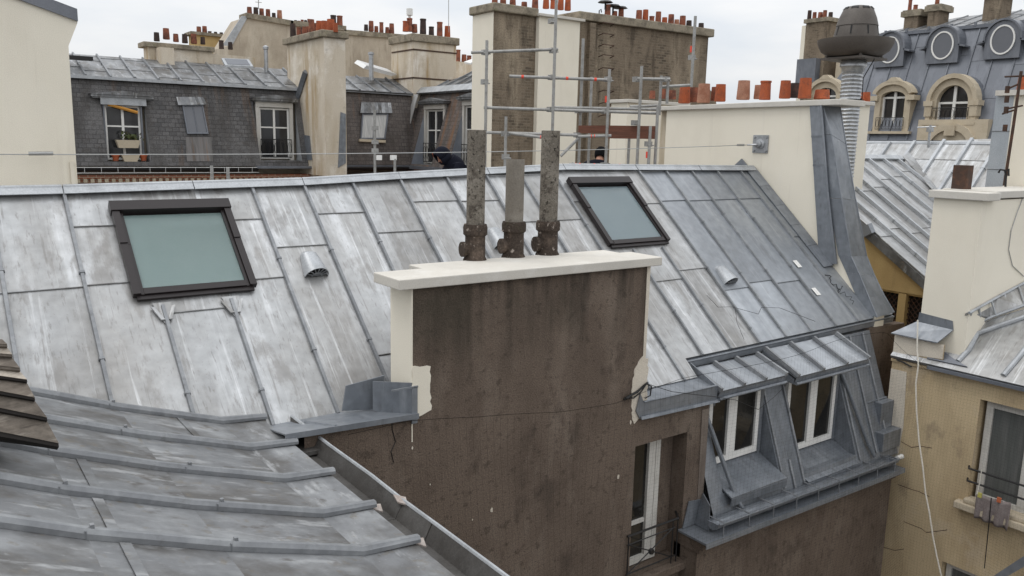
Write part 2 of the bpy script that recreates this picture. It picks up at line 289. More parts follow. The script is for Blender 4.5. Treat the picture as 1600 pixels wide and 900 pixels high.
def zroof(O, e1, e2, poly, seams, joints=None, t=.006, age=None, bw=.042, bh=.045, tv=.10, clips=None, seam_rng=random, gap=1.6, rolled=False):
    """standing-seam zinc on the plane O + u*e1 + v*e2 (v runs down the slope); returns panels, battens, clips"""
    e1, e2 = V(e1).normalized(), V(e2).normalized(); nn = e1.cross(e2).normalized()
    if nn.z < 0: nn = -nn
    P = lambda u, v, h=0: V(O)+e1*u+e2*v+nn*h
    pm, bl = MB(), []
    us = [s if isinstance(s, (int, float)) else s[0] for s in seams]
    umin, umax = min(p[0] for p in poly), max(p[0] for p in poly)
    ed = [umin-.01]+[u for u in us if umin < u < umax]+[umax+.01]
    pm.prism([P(u, v, -.012) for u, v in poly], -nn*.03, -.3)
    for k in range(len(ed)-1):
        q = clip(clip(poly, 0, ed[k], False), 0, ed[k+1], True)
        if len(q) < 3 or area(q) < 1e-4: continue
        vmin, vmax = min(p[1] for p in q), max(p[1] for p in q)
        js = None
        if joints: js = joints.get(k)
        if js is None:
            js = []; v = vmin+random.uniform(.25, 1.0)*gap
            while v < vmax-.15: js.append(v); v += gap
        cuts = [vmin-.02]+[j for j in js if vmin < j < vmax]+[vmax+.02]
        for j in range(len(cuts)-1):
            w = clip(clip(q, 1, cuts[j], False), 1, cuts[j+1], True)
            if len(w) < 3 or area(w) < 1e-4: continue
            a0, a1 = min(p[1] for p in w), max(p[1] for p in w)
            # each sheet rises slightly towards its lower edge, where it laps over the next one
            lift = lambda v: .009*(v-a0)/max(.05, a1-a0)
            top = [P(u, v, lift(v)) for u, v in w]; n = len(w)
            pm.add(top+[p-nn*.012 for p in top], [list(range(n)), list(range(n, 2*n))[::-1]]+[[i, (i+1) % n, (i+1) % n+n, i+n] for i in range(n)], random.uniform(-tv, tv)+(age(sum(p[0] for p in w)/len(w)) if age else 0))
            if j < len(cuts)-2:
                ua = [p[0] for p in w if abs(p[1]-a1) < .01]
                if len(ua) > 1: pm.prism([P(min(ua), a1-.005, .007), P(max(ua), a1-.005, .007), P(max(ua), a1+.002, .006), P(min(ua), a1+.002, .006)], nn*.005, -.4)
    for s in seams:
        u, v0 = (s, None) if isinstance(s, (int, float)) else s
        u += 1e-4; bm_ = MB()
        q = [p for p in poly]
        vs_ = []
        n = len(q)
        for i in range(n):
            a, b = q[i], q[(i+1) % n]
            if (a[0]-u)*(b[0]-u) < 0: vs_.append(a[1]+(b[1]-a[1])*(u-a[0])/(b[0]-a[0]))
        if len(vs_) < 2: continue
        lo, hi = min(vs_), max(vs_)
        if v0 is not None: lo = max(lo, v0)
        sec = [(-bw/2, .005), (bw/2, .005), (bw/2*.75, bh), (-bw/2*.75, bh)] if not rolled else [(-bw/2, .005), (bw/2, .005), (bw/2, bh*.5), (bw/2*.6, bh*.9), (0, bh), (-bw/2*.6, bh*.9), (-bw/2, bh*.5)]
        v = lo; first = True
        while v < hi-.02:
            w = min(hi+.01, v+random.uniform(.9, 1.15))
            a = 1 if first else 1.0
            bm_.prism([P(u+x, v, z+(0 if int(v*7) % 2 else .002)) for x, z in sec], e2*(w-v-.003), random.uniform(-.12, .12))
            if w < hi: bm_.prism([P(u-bw*.75, w-.012, .004), P(u+bw*.75, w-.012, .004), P(u+bw*.55, w-.012, bh+.006), P(u-bw*.55, w-.012, bh+.006)], e2*.022)
            v = w; first = False
        bl.append(bm_)
    return pm, bl, P
def zbuild(parent, name, mroof, mseam, *a, **k):
    pm, bl, P = zroof(*a, **k); o = pm.build(name, mroof, parent)
    for b in bl: b.build('batten', mseam, o)
    return o, P

def lattice(mb, mbc, mbs, F, s0, s1, z0, z1, d0, d1, ops):
    """sloping or vertical facade skin with recessed openings; ops = (sa, sb, za, zb, dwin)"""
    dd = lambda z: d0+(d1-d0)*(z-z0)/(z1-z0)
    ss = sorted({s0, s1}|{o[0] for o in ops}|{o[1] for o in ops}); zs = sorted({z0, z1}|{o[2] for o in ops}|{o[3] for o in ops})
    for i in range(len(ss)-1):
        for j in range(len(zs)-1):
            cs, cz = (ss[i]+ss[i+1])/2, (zs[j]+zs[j+1])/2
            if any(o[0] < cs < o[1] and o[2] < cz < o[3] for o in ops): continue
            a, b = zs[j], zs[j+1]
            mb.add([F(ss[i], dd(a), a), F(ss[i+1], dd(a), a), F(ss[i+1], dd(b), b), F(ss[i], dd(b), b)], [[0, 1, 2, 3]])
    for sa, sb, za, zb, dw in ops:
        for s in (sa, sb):
            mbc.append(MB().add([F(s, dd(za), za), F(s, dw, za), F(s, dw, zb), F(s, dd(zb), zb)], [[0, 1, 2, 3]]))
        mbs.append(MB().add([F(sa, dd(za), za), F(sb, dd(za), za), F(sb, dw, za), F(sa, dw, za)], [[0, 1, 2, 3]]))
        mbs[-1].add([F(sa, dd(zb), zb), F(sb, dd(zb), zb), F(sb, dw, zb), F(sa, dw, zb)], [[0, 1, 2, 3]])

def window(parent, F, s0, s1, z0, z1, d, fw=.06, mf=None, mp=None, mull=(.5,), trans=(), th=.06, name='window', pane='pane', mw=None):
    mf = mf or PVC; mp = mp or GLASS; m = MB()
    m.fbox(F, s0, s0+fw, d, d+th, z0, z1); m.fbox(F, s1-fw, s1, d, d+th, z0, z1)
    m.fbox(F, s0+fw, s1-fw, d+.002, d+th, z0, z0+fw*1.2); m.fbox(F, s0+fw, s1-fw, d+.002, d+th, z1-fw, z1)
    for k in mull:
        c = s0+(s1-s0)*k; q = (mw or fw*1.25)/2; m.fbox(F, c-q, c+q, d-.006, d+th, z0+fw*1.2, z1-fw)
    for k in trans:
        c = z0+(z1-z0)*k; m.fbox(F, s0+fw, s1-fw, d+.006, d+th, c-.022, c+.022)
    o = m.build(name, mf, parent)
    p = MB().fbox(F, s0+fw*.8, s1-fw*.8, d+th*.55, d+th*.8, z0+fw, z1-fw*.8); p.build(pane, mp, o)
    return o

def railing(parent, F, s0, s1, z0, z1, d, n=9, curls=True, name='railing', r=.012, mat_=None):
    m = MB()
    for z in (z0, z1): m.tube([F(s0, d, z), F(s1, d, z)], r*1.3, 5)
    for k in range(n+1):
        s = s0+(s1-s0)*k/n; m.tube([F(s, d, z0), F(s, d, z1)], r*.8, 4)
    if curls:
        h = (z1-z0)
        for k in range(n):
            c = s0+(s1-s0)*(k+.5)/n; q = (s1-s0)/n*.42
            m.tube([F(c+q*math.cos(a*.7), d, z0+h*.5+h*.35*math.sin(a*.7)) for a in range(10)], r*.7, 4)
    return m.build(name, mat_ or IRON, parent)

def pot(parent, P, r, h, m, kind=0):
    b = MB()
    if kind == 0: prof = [(r, 0), (r*.88, h*.9), (r*.98, h*.9), (r*.98, h), (r*.78, h), (r*.7, h*.55), (.001, h*.55)]
    elif kind == 1: prof = [(r*.92, 0), (r, h*.06), (r*.86, h*.97), (r*.86, h), (r*.72, h), (r*.68, h*.5), (.001, h*.5)]
    else: prof = [(r, 0), (r, h*.12), (r*.8, h*.16), (r*.8, h*.86), (r*1.05, h*.9), (r*1.05, h), (r*.72, h), (r*.7, h*.5), (.001, h*.5)]
    b.lathe(P-V((0, 0, .03)), prof, 12, capt=False)
    return b.build('chimney_pot', m, parent, smooth=True)
PM = {'r': TERRA, 'b': TERRA2, 'p': TERRAP, 'k': SOOT}
def pots(parent, lst, fn, kind=None):
    for (x, yt, yb, w, c) in lst:
        P = fn(x, yb); D = P.dot(FW); T = fn(x, yt)
        h = max(.1, (yb-yt)*D/FPX)+.03
        pot(parent, P+V((0, 0, 0)), w/2*D/FPX*(1.14 if D > 18 else 1.05)*random.uniform(.95, 1.06), h*random.uniform(.97, 1.05), PM[c], random.choice((0, 1, 1, 1)) if kind is None else kind)

# ================================================================== SETTING
GZ = -17.0
tag(MB().box(-300, 300, -300, 300, GZ-.3, GZ).build('ground', PAINTG), None, None, kind='structure')
tag(MB().box(2.3, 11.1, -4, 5.7, GZ+.004, GZ+.03).build('courtyard_paving', PAVING), None, None, kind='structure')

# ================================================================== MAIN ZINC BUILDING
T42 = math.tan(rad(42)); C42, S42 = math.cos(rad(42)), math.sin(rad(42))
RN = V((0, -S42, C42)); RP0 = V((3.1, 8.47, -.48)); E2 = V((0, -C42, -S42))
def AR(px, py): return AP(px, py, RP0, RN)
def RP(x, y, h=0): return V((x, y, -.48+(y-8.47)*T42))+RN*h
vv = lambda y: (8.47-y)/C42
YW = 5.8
main = thing('zinc_roofed_building', (6, 7, GZ), 'zinc roofed building with two skylights, brown courtyard wall and two white framed dormer windows', 'building')
ridge_pts = [(-1.5, 8.40), (1.1, 8.42), (3.4, 8.47), (4.6, 8.53), (7.2, 8.64), (11.33, 8.62)]
poly = [(x, vv(y)) for x, y in ridge_pts]+[(11.33, vv(7.05)), (11.88, vv(6.28)), (7.2, vv(6.25)), (7.2, vv(6.05)), (5.93, vv(6.05)), (5.9, vv(6.42)), (3.2, vv(6.42)), (3.2, vv(6.36)), (-1.5, vv(6.36))]
vs7 = vv(7.36)
seams = [-.65, -.05, .52, 1.1, (1.66, vs7), (2.25, vs7), 2.83, 3.40, 3.98, 4.6, 5.25, 5.85, 6.40, 6.97, (7.49, vv(7.5)), (8.03, vv(7.5)), 8.60, 9.17, 9.74, 10.34, 10.92]
J = lambda *y: [vv(q) for q in y]
joints = {2: J(7.57), 3: J(7.57), 4: J(8.08, 7.58), 5: J(7.3), 6: J(8.09, 7.52), 7: J(7.8), 8: J(8.12, 6.75), 9: J(7.89), 10: J(8.22, 7.0), 11: J(8.21, 7.4), 12: J(7.93, 6.9), 13: J(7.93), 14: J(8.16, 7.4), 15: J(7.1), 16: J(8.1, 7.2), 17: J(8.13, 6.9), 18: J(8.12, 6.95), 19: J(8.12, 6.9), 20: J(8.12), 21: J(7.5)}
Z_ROOF2 = mat('bluish_zinc_roof', rgb(.325, .345, .37), [
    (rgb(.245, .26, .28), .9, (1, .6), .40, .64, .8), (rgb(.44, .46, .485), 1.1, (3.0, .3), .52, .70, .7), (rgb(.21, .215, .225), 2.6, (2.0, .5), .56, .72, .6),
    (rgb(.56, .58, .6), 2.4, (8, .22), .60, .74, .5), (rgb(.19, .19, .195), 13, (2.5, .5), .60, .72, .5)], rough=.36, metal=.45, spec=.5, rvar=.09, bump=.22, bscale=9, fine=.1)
roof, _ = zbuild(main, 'roof', Z_ROOF, Z_SEAM, (0, 8.47, -.48), (1, 0, 0), E2, poly, seams, joints, bw=.036, bh=.034, tv=.11, age=lambda u: -.16*min(1, max(0, (u-7.2)/2))*.5)  # sheets tinted gradually darker towards the right end
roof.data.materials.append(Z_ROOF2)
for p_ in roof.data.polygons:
    if p_.center.x+6 > 8.62: p_.material_index = 1      # the right-hand bays get the bluer, darker zinc
# back slope, ridge cap
b = MB(); b.hexa([(-1.5, 8.40, -.58), (11.33, 8.62, -.40), (11.33, 11.2, -2.75), (-1.5, 11.2, -2.75)], [(-1.5, 8.40, -.53), (11.33, 8.62, -.34), (11.33, 11.2, -2.68), (-1.5, 11.2, -2.68)]); b.build('back_slope', Z_ROOF, main)
b = MB(); rp = [RP(x, y, .03) for x, y in ridge_pts]
for a, c in zip(rp[:-1], rp[1:]):
    n = max(1, int((c-a).length/1.1))
    for k in range(n):
        p, q = a.lerp(c, k/n), a.lerp(c, (k+1)/n-.004)
        b.tube([p+V((0, .01, .0)), q+V((0, .01, .0))], .034, 8)
        b.prism([p+RN*.012, q+RN*.012, q+RN*.012+E2*.085, p+RN*.012+E2*.085], RN*.008)
b.build('ridge_cap', Z_SEAM_L, main)
# rake edging against the party wall and flared corner
b = MB()
for k in range(5):
    y0, y1 = 8.62-k*.32, 8.62-(k+1)*.32+.004
    b.prism([RP(11.10, y0, .012), RP(11.10, y1, .012), RP(11.34, y1, .03), RP(11.34, y0, .03)], RN*.012, random.uniform(-.05, .05))
b.prism([AX(x, y, 11.335) for x, y in ((1139, 268), (1160, 248), (1178, 270), (1172, 276), (1160, 262), (1146, 274))], (-.03, 0, 0)); b.prism([AX(x, y, 11.30) for x, y in ((1146, 272), (1159, 255), (1172, 274))], (.03, 0, 0))
b.build('edge_flashing', Z_RAW, main)

# skylights
def skylight(x0, x1, y0, y1, glass, label):
    y1m = y1
    f = MB(); o = MB(); h0, h1 = .02, .09
    q = lambda xa, xb, ya, yb, ha, hb, m: m.hexa([RP(xa, ya, ha), RP(xb, ya, ha), RP(xb, yb, ha), RP(xa, yb, ha)], [RP(xa, ya, hb), RP(xb, ya, hb), RP(xb, yb, hb), RP(xa, yb, hb)])
    ww = .062
    for k in range(2):
        ya, yb = (y0-.085, (y0+y1)/2+.03) if k == 0 else ((y0+y1)/2+.028, y1)
        q(x0, x0+ww, ya, yb, h0, h1-.01*k, f); q(x1-ww, x1, ya, yb, h0, h1-.01*k, f)
        q(x0+ww+.004, x0+ww+.03, ya, yb, h0, h1-.03, f); q(x1-ww-.03, x1-ww-.004, ya, yb, h0, h1-.03, f)
    q(x0+ww+.03, x1-ww-.03, y1+.002, y1+.05, h0, h1-.025, f); q(x0+.03, x1-.03, y1-.03, y1, h0, h1-.045, f)
    o = f.build('skylight', FRAME_DK, main); o['label'] = label
    hd = MB(); q(x0-.008, x1+.008, y0-.082, y0+.004, h0, h1+.012, hd); hd.build('hood', FRAME_DK, o)
    g = MB(); q(x0+ww+.028, x1-ww-.028, y0-.10, y1+.045, h0+.02, h1-.05, g); g.build('pane', glass, o)
    return o
skylight(1.44, 2.51, 8.24, 7.44, FROST, 'larger left skylight with frosted teal pane')
skylight(7.10, 8.21, 8.43, 7.56, FROST2, 'right skylight with frosted blue pane beside the flue pipes')
# forked batten heads under the left skylight
for x in (1.66, 2.25):
    b = MB()
    for s in (-1, 1):
        b.prism([RP(x+s*.012, 7.24, .02), RP(x+s*.045, 7.24, .02), RP(x+s*.10, 7.35, .02), RP(x+s*.07, 7.35, .012)], RN*.016)
    b.prism([RP(x-.08, 7.385, .014), RP(x+.08, 7.385, .014), RP(x+.02, 7.22, .014), RP(x-.02, 7.22, .014)], RN*.006)
    b.build('batten_fork', Z_ROOF, roof)
# roof vents: half-cone hoods with a slotted front
def vent(x, y, r=.105, L=.27):
    m = MB(); n = 12; P = []
    for k in range(n+1):
        a = math.pi*k/n; P.append((math.cos(a), math.sin(a)))
    top = [RP(x+c*r*.72, y+L*C42*.8, .005+s*r*.62) for c, s in P]; tip = [RP(x+c*r*.5, y+L*C42*.95, .003+s*r*.2) for c, s in P]; bot = [RP(x+c*r, y, .005+s*r*1.05) for c, s in P]
    bi = [p+(RP(x, y, .03)-p)*.08 for p in bot]
    m.add(tip+top, [[i, i+1, n+2+i, n+1+i] for i in range(n)]+[list(range(n+1))])
    m.add(top+bot+bi, [[i, i+1, n+2+i, n+1+i] for i in range(n)]+[[n+1+i, n+2+i, 2*n+3+i, 2*n+2+i] for i in range(n)])
    o = m.build('roof_vent', Z_SEAM_L, roof, smooth=True)
    g = MB(); g.prism([p+V((0, .03, .02)) for p in bi], V((0, .01, .01)))
    d = g.build('vent_opening', IRON, roof)
    s = MB()
    for k in range(1, 8):
        a = math.pi*k/8; s.tube([RP(x, y, .02), RP(x+math.cos(a)*r*.93, y, .005+math.sin(a)*r*.97)], .006, 5)
    s.tube([RP(x+math.cos(math.pi*k/8)*r*.4, y, .01+math.sin(math.pi*k/8)*r*.4) for k in range(9)], .008, 5)
    s.build('vent_grille', Z_SEAM, roof)
vent(3.14, 7.50, .125, .33); vent(8.84, 6.97, .125, .32); vent(5.50, 7.64, .125, .33)
# lap tags (two pale printed stickers)
b = MB()
for x, y in ((10.53, 7.11), (10.47, 6.72)):
    for s in (0, 1): b.prism([RP(x-.045+s*.05, y+.05, .02), RP(x+s*.05, y+.05, .02), RP(x+s*.05+.01, y-.05, .02), RP(x-.035+s*.05, y-.05, .02)], RN*.003)
b.build('pale_tags', PVC, roof)

# --- courtyard wall (one plane), window hole on its right end
F0 = lambda s, d, z: V((s, YW+d, z))
XR = 7.14
w, wc, ws = MB(), [], []
lattice(w, wc, ws, F0, 1.6, XR, GZ, -2.72, 0, 0, [(5.98, 6.80, -4.70, -3.17, .30)])
w.add([F0(2.3, 0, -2.72), F0(AY(645, 450, YW).x, 0, -2.72), F0(AY(645, 450, YW).x, 0, -2.30), F0(2.3, 0, -2.29)], [[0, 1, 2, 3]])
w.box(1.6, XR, YW+.40, YW+.6, GZ, -2.75)
w.add([F0(XR, 0, GZ), F0(XR, .9, GZ), F0(XR, .9, -2.72), F0(XR, 0, -2.72)], [[0, 1, 2, 3]])
wall = w.build('courtyard_wall', BROWN, main)
for q in wc+ws: q.build('window_reveal', BROWN, wall)
wn = window(main, F0, 5.94, 6.55, -4.68, -3.18, .16, .07, GREYPVC, GLASSD, mull=(.78,), mw=.10)
MB().fbox(F0, 6.56, 6.79, .20, .28, -4.68, -3.18).build('side_jamb', BROWN, main)
MB().fbox(F0, 6.01, 6.36, .172, .19, -4.20, -4.15).build('cross_rail', GREYPVC, main)
sill = MB(); sill.fbox(F0, 5.90, 6.88, -.10, .30, -4.80, -4.705); sill.build('window_sill', BROWN, main, bevel=.01)
r = MB()
zt, zb2 = -4.17, -4.62
for z in (zt, zb2): r.tube([F0(5.9, -.03, z), F0(6.70, -.03, z)], .013 if z == zt else .008, 6)
r.tube([F0(5.9, -.03, zt-.10), F0(6.66, -.03, zt-.10)], .007, 5)
r.tube([F0(5.92, -.03, zb2), F0(6.62, -.03, zt-.1)], .007, 5); r.tube([F0(5.92, -.03, zt-.1), F0(6.62, -.03, zb2)], .007, 5)
for s in (6.62, 6.70, 5.92): r.tube([F0(s, -.03, zt), F0(s, -.03, zb2-.1)], .008, 5)
r.tube([F0(6.70, -.03, zt), F0(6.80, .1, zt)], .013, 6)
r.lathe(F0(6.27, -.045, (zt-.1+zb2)/2), [(.03, -.02), (.04, 0), (.03, .02)], 8, axis=(0, 1, 0))
r.build('railing', IRON, main)
# pale paint streak on the wall corner, patches
b = MB()
b.prism([F0(XR-.10, -.004, -4.15), F0(XR-.002, -.004, -4.15), F0(XR-.002, -.004, -2.95), F0(XR-.12, -.004, -2.95)], (0, -.004, 0))
b.prism([F0(XR-.26, -.004, -4.72), F0(XR-.15, -.004, -4.66), F0(XR-.06, -.004, -4.2), F0(XR-.11, -.004, -4.15), F0(XR-.2, -.004, -4.24), F0(XR-.28, -.004, -4.5)], (0, -.004, 0))
b.build('corner_render', mat('pale_corner_render', rgb(.20, .165, .135), [(rgb(.12, .095, .08), 2, (1, .5), .45, .65, .8)], rough=.92, bump=.4), wall)
b = MB()
for (px, py, a) in ((768, 797, .022), (966, 745, .024), (644, 700, .014), (738, 812, .008), (672, 757, .008), (985, 660, .02)):
    P = AY(px, py, YW-.004); n = 9
    b.prism([P+V((a*.7*math.cos(k*.7)*random.uniform(.6, 1.1), 0, a*1.3*math.sin(k*.7)*random.uniform(.6, 1.1))) for k in range(n)], (0, -.003, 0))
b.build('plaster_chips', PALEP, wall)
b = MB(); b.tube([AY(x, y, YW-.003) for x, y in ((612, 655), (613, 672), (618, 690), (611, 706), (615, 722))], .004, 4); b.build('crack', IRON, wall)

# --- chimney breast rising flush from the courtyard wall
CX0, CX1 = 3.20, 5.98
def AW(px, py): return AY(px, py, YW)
zt0, zt1 = AW(645, 450).z, AW(1013, 415).z
x0 = AW(645, 450).x; x1 = AW(1013, 415).x
YB = YW+.37
ch = MB()
ch.prism([(x0, YW, -2.72), (x1, YW, -2.72), (x1, YW, zt1+.02), (x0, YW, zt0+.02)], (0, .34, 0))
ch.box(x0+.35, x1-.05, YW+.345, YW+.60, -2.9, -1.22)
chim = ch.build('chimney', BROWN_CH, main)
sd = MB()   # cream side face and returned border
sd.prism([(x0-.012, YW-.003, -2.55), (x0-.012, YW+.37, -2.55), (x0-.012, YW+.37, zt0+.02), (x0-.012, YW-.003, zt0+.02)], (.010, 0, 0))
p = [AW(*q) for q in ((645, 572), (672, 572), (671, 600), (673, 640), (655, 650), (645, 650))]
sd.prism(jag([q+V((-.012 if q.x < x0+.02 else 0, -.002, 0)) for q in p], .009), (0, -.008, 0))
sd.build('cream_border', CREAM, chim)
sd = MB()
p = [AW(*q) for q in ((1004, 556), (1012, 560), (1009, 640), (990, 662), (987, 655), (986, 610), (990, 580), (997, 565))]
sd.prism(jag([q+V((0, -.002, 0)) for q in p], .012, seed=4), (0, -.008, 0))
sd.prism([AW(1011, 415)+V((0, -.002, 0)), AW(1016, 415)+V((0, -.002, 0)), AW(1008, 560)+V((0, -.002, 0)), AW(1004, 560)+V((0, -.002, 0))], (0, -.006, 0))
sd.build('pale_patch', PALEP, chim)
cap = MB()
za, zb_ = zt0, zt1; hc = .088
cap.prism([(x0-.16, YW-.06, 0), (x1+.14, YW-.06, 0), (x1+.14, YW+.40, 0), (x0+.42, YW+.40, 0), (x0-.16, YW+.40, 0)], (0, 0, hc))
for i, v in enumerate(cap.v): v.z += za+(zb_-za)*(v.x-x0)/(x1-x0)
c2 = MB(); c2.box(x0+.33, x1-.02, YW+.402, YW+.66, 0, hc)
for v in c2.v: v.z += za+(zb_-za)*(v.x-x0)/(x1-x0)-.002
o = len(cap.v); cap.v += c2.v; cap.f += [[i+o for i in f] for f in c2.f]; cap.t += c2.t
cap.build('cap', WHITE, chim, bevel=.008)
ztop = (zt0+zt1)/2+hc
# three cement flue pipes
def flue(px, pyb, pyt, pyc0, pyc1, m, slab):
    P = AZ(px, pyb, ztop-.01); D = P.dot(FW); r = 14.2*D/FPX
    z = lambda py: AY(px, py, P.y).z
    o = MB().lathe(P, [(r, z(pyc0)-P.z), (r*1.0, z(pyt)-P.z), (r*.86, z(pyt)-P.z), (r*.84, z(pyt)-P.z-.15), (.001, z(pyt)-P.z-.16)], 20, capb=False, capt=False).build('flue_pipe', m, chim, smooth=True)
    k = MB(); a, c = z(pyc1)-P.z, z(pyc0)-P.z
    k.lathe(P, [(r*1.34, -.01), (r*1.30, .012), (r*1.14, .04), (r*1.10, a-.005), (r*1.32, a+.012), (r*1.34, c-.03), (r*1.24, c), (r*.98, c)], 20, capt=False)
    # inspection socket on the left shoulder
    e = V((-1, .15, 0)).normalized()
    k.lathe(P+V((0, 0, a*.47)), [(r*.70, r*.6), (r*.70, r*1.28), (r*.84, r*1.29), (r*.84, r*1.62), (r*.5, r*1.64)], 14, axis=e)
    k.build('flue_base', PIPEB, chim, smooth=True)
flue(742, 407, 203, 350, 368, PIPE, 0); flue(802, 402, 249, 346, 363, PIPE2, 0); flue(855, 398, 204, 345, 361, PIPE, 0)

# --- box gutters and flashings at the chimney foot
def quadslab(m, pts, off): m.prism(pts, off)
b = MB()
b.prism([V((2.16, 6.40, -2.385)), V((3.24, 6.38, -2.385)), AY(655, 648, YW-.05), AY(446, 681, YW-.05)], (0, 0, .012))
b.prism([AY(446, 681, YW-.05), AY(655, 648, YW-.05), AY(655, 648, YW-.05)+V((0, 0, -.035)), AY(446, 681, YW-.05)+V((0, 0, -.035))], (0, .012, 0))
a = AY(515, 660, YW+.1); b.tube([V((a.x-.08, 6.2, -2.34)), V((a.x, YW-.02, -2.27))], .02, 6)
b.build('left_box_gutter', Z_RAW, main)
MB().prism([V((1.9, 6.41, -2.42)), V((2.5, 6.41, -2.42)), V((2.5, 5.70, -2.40)), V((2.19, 5.70, -2.40))], (0, 0, -.03)).build('gutter_outlet', Z_GUT, main)
b = MB()
p0, p1 = AY(645, 600, YW-.012), AY(655, 645, YW-.012)
b.prism([V((x0-.20, 6.15, -2.33)), V((x0-.02, YW-.01, -2.36)), V((x0-.02, YW-.01, -2.02)), V((x0-.20, 6.15, -2.07))], (.012, .004, 0))
b.prism([V((x0-.06, 6.20, -2.36)), V((x0-.42, 6.30, -2.34)), V((x0-.38, 6.30, -2.12)), V((x0-.06, 6.20, -2.05))], (0, .012, 0))
b.prism([V((x0-.02, YW-.012, -2.38)), V((x0+.035, YW-.012, -2.38)), V((x0+.035, YW-.012, -2.06)), V((x0-.02, YW-.012, -2.06))], (0, -.01, 0))
b.box(x0-.21, x0+.04, YW-.022, YW-.01, -2.065, -2.05)
b.build('chimney_flashing', Z_RAW, main)
b = MB()
L0, L1 = AY(1000, 655, YW-.03), AY(1122, 627, YW-.03); U0, U1 = AY(1006, 628, YW-.03), AY(1121, 602, YW-.03)
b.prism([L0, L1, U1, U0], (0, .015, 0)); b.tube([U0, U1], .012, 6)
b.prism([L0+V((0, -.018, .03)), L1+V((0, -.018, .03)), L1+V((0, -.03, 0)), L0+V((0, -.03, 0))], (0, .014, 0))
fl0, fl1 = U0+V((0, .014, -.05)), U1+V((0, .014, -.05))
b.prism([fl0, fl1, V((7.22, 6.12, -2.66)), V((6.0, 6.12, -2.66))], (0, 0, .01))
b.prism([U1+V((0, .013, 0)), U1+V((0, .013, -.25)), V((7.25, 6.12, -2.66)), V((7.25, 6.2, -2.52))], (-.014, 0, 0))
b.prism([L0, U0, U0+V((-.055, 0, .1)), L0+V((-.06, 0, .1))], (0, .013, 0))
b.build('right_box_gutter', Z_RAW, main)

# --- mansard with two dormers
ZL, YL0, ZB, YBk = -4.30, 5.60, -2.60, 6.22
wnd = [(7.38, 8.46, -4.02, -2.90, 6.06), (8.93, 10.14, -4.13, -2.92, 6.06)]
m_, c_, s_ = MB(), [], []
lattice(m_, c_, s_, lambda s, d, z: V((s, d, z)), XR, 11.16, ZL, ZB, YL0, YBk, wnd)
m_.box(XR, 11.2, YBk+.05, YBk+.2, -6, ZB-.02)
mans = m_.build('mansard', Z_RAW, main)
for q in c_: q.build('dormer_cheek', Z_RAW, mans)
for q in s_: q.build('dormer_ledge', Z_RAW, mans)
# break-line fascia
b = MB(); b.prism([RP(7.2, 6.23, -.005), RP(11.9, 6.26, -.005), RP(11.9, 6.26, -.005)+V((0, .01, -.10)), RP(7.2, 6.23, -.005)+V((0, .01, -.10))], (0, .04, 0))
b.tube([RP(7.2, 6.225, -.02), RP(11.9, 6.255, -.02)], .016, 6); b.build('eave_fascia', Z_RAW, main)
def wl(s0, s1, z0, z1, sh):
    Fm = lambda s, d, z: V((s, 6.0+d+(z-z0)*.0, z))
    return window(main, Fm, s0, s1, z0, z1, 0, .065, PVC, GLASSD, mull=(sh,), mw=.16, th=.05)
wl(7.40, 8.37, -3.80, -2.90, .45); wl(8.95, 10.06, -3.98, -2.93, .52)
for xa, xb in ((8.385, 8.45), (10.075, 10.135)): MB().box(xa, xb, 6.005, 6.05, -4.0, -2.9).build('window_surround', Z_RAW, main)
# sloping sills
for (sa, sb, zs) in ((7.39, 8.45, -3.82), (8.94, 10.13, -4.0)):
    b = MB(); b.prism([V((sa, 6.04, zs)), V((sb, 6.04, zs)), V((sb, 5.58, zs-.21)), V((sa, 5.58, zs-.21))], (0, 0, -.02))
    b.prism([V((sa, 5.585, zs-.232)), V((sb, 5.585, zs-.232)), V((sb, 5.60, zs-.33)), V((sa, 5.60, zs-.33))], (0, -.012, 0))
    b.build('sill_slope', Z_RAW, mans)
# dormer roofs
def droof(xa, xb, yf, zf, yb, zb, n):
    E = V((0, yf-yb, zf-zb)); L = E.length
    o, P = zbuild(main, 'dormer_roof', Z_ROOF2, Z_SEAM, (xa, yb, zb), (1, 0, 0), E, [(0, 0), (xb-xa, 0), (xb-xa, L), (0, L)], [(xb-xa)*(k+.04)/(n+.08) for k in range(n+1)], {}, bw=.05, bh=.05, gap=5)
    f = MB(); f.prism([P(0, L, -.016), P(xb-xa, L, -.016), P(xb-xa, L, -.016)+V((0, .02, -.085)), P(0, L, -.016)+V((0, .02, -.085))], (0, .02, 0))
    f.tube([P(0, L, 0)+V((0, 0, -.085)), P(xb-xa, L, 0)+V((0, 0, -.085))], .02, 8)
    f.prism([P(0, 0, -.04), P(0, L, -.02), P(0, L, -.11), P(0, L*.5, -.2)], (.012, 0, 0)); f.prism([P(xb-xa, 0, -.04), P(xb-xa, L, -.02), P(xb-xa, L, -.11), P(xb-xa, L*.5, -.2)], (-.012, 0, 0))
    f.build('dormer_fascia', Z_RAW, o)
droof(7.24, 8.50, 5.74, -2.76, 6.20, -2.60, 3)
droof(8.66, 10.30, 5.70, -2.80, 6.22, -2.56, 3)
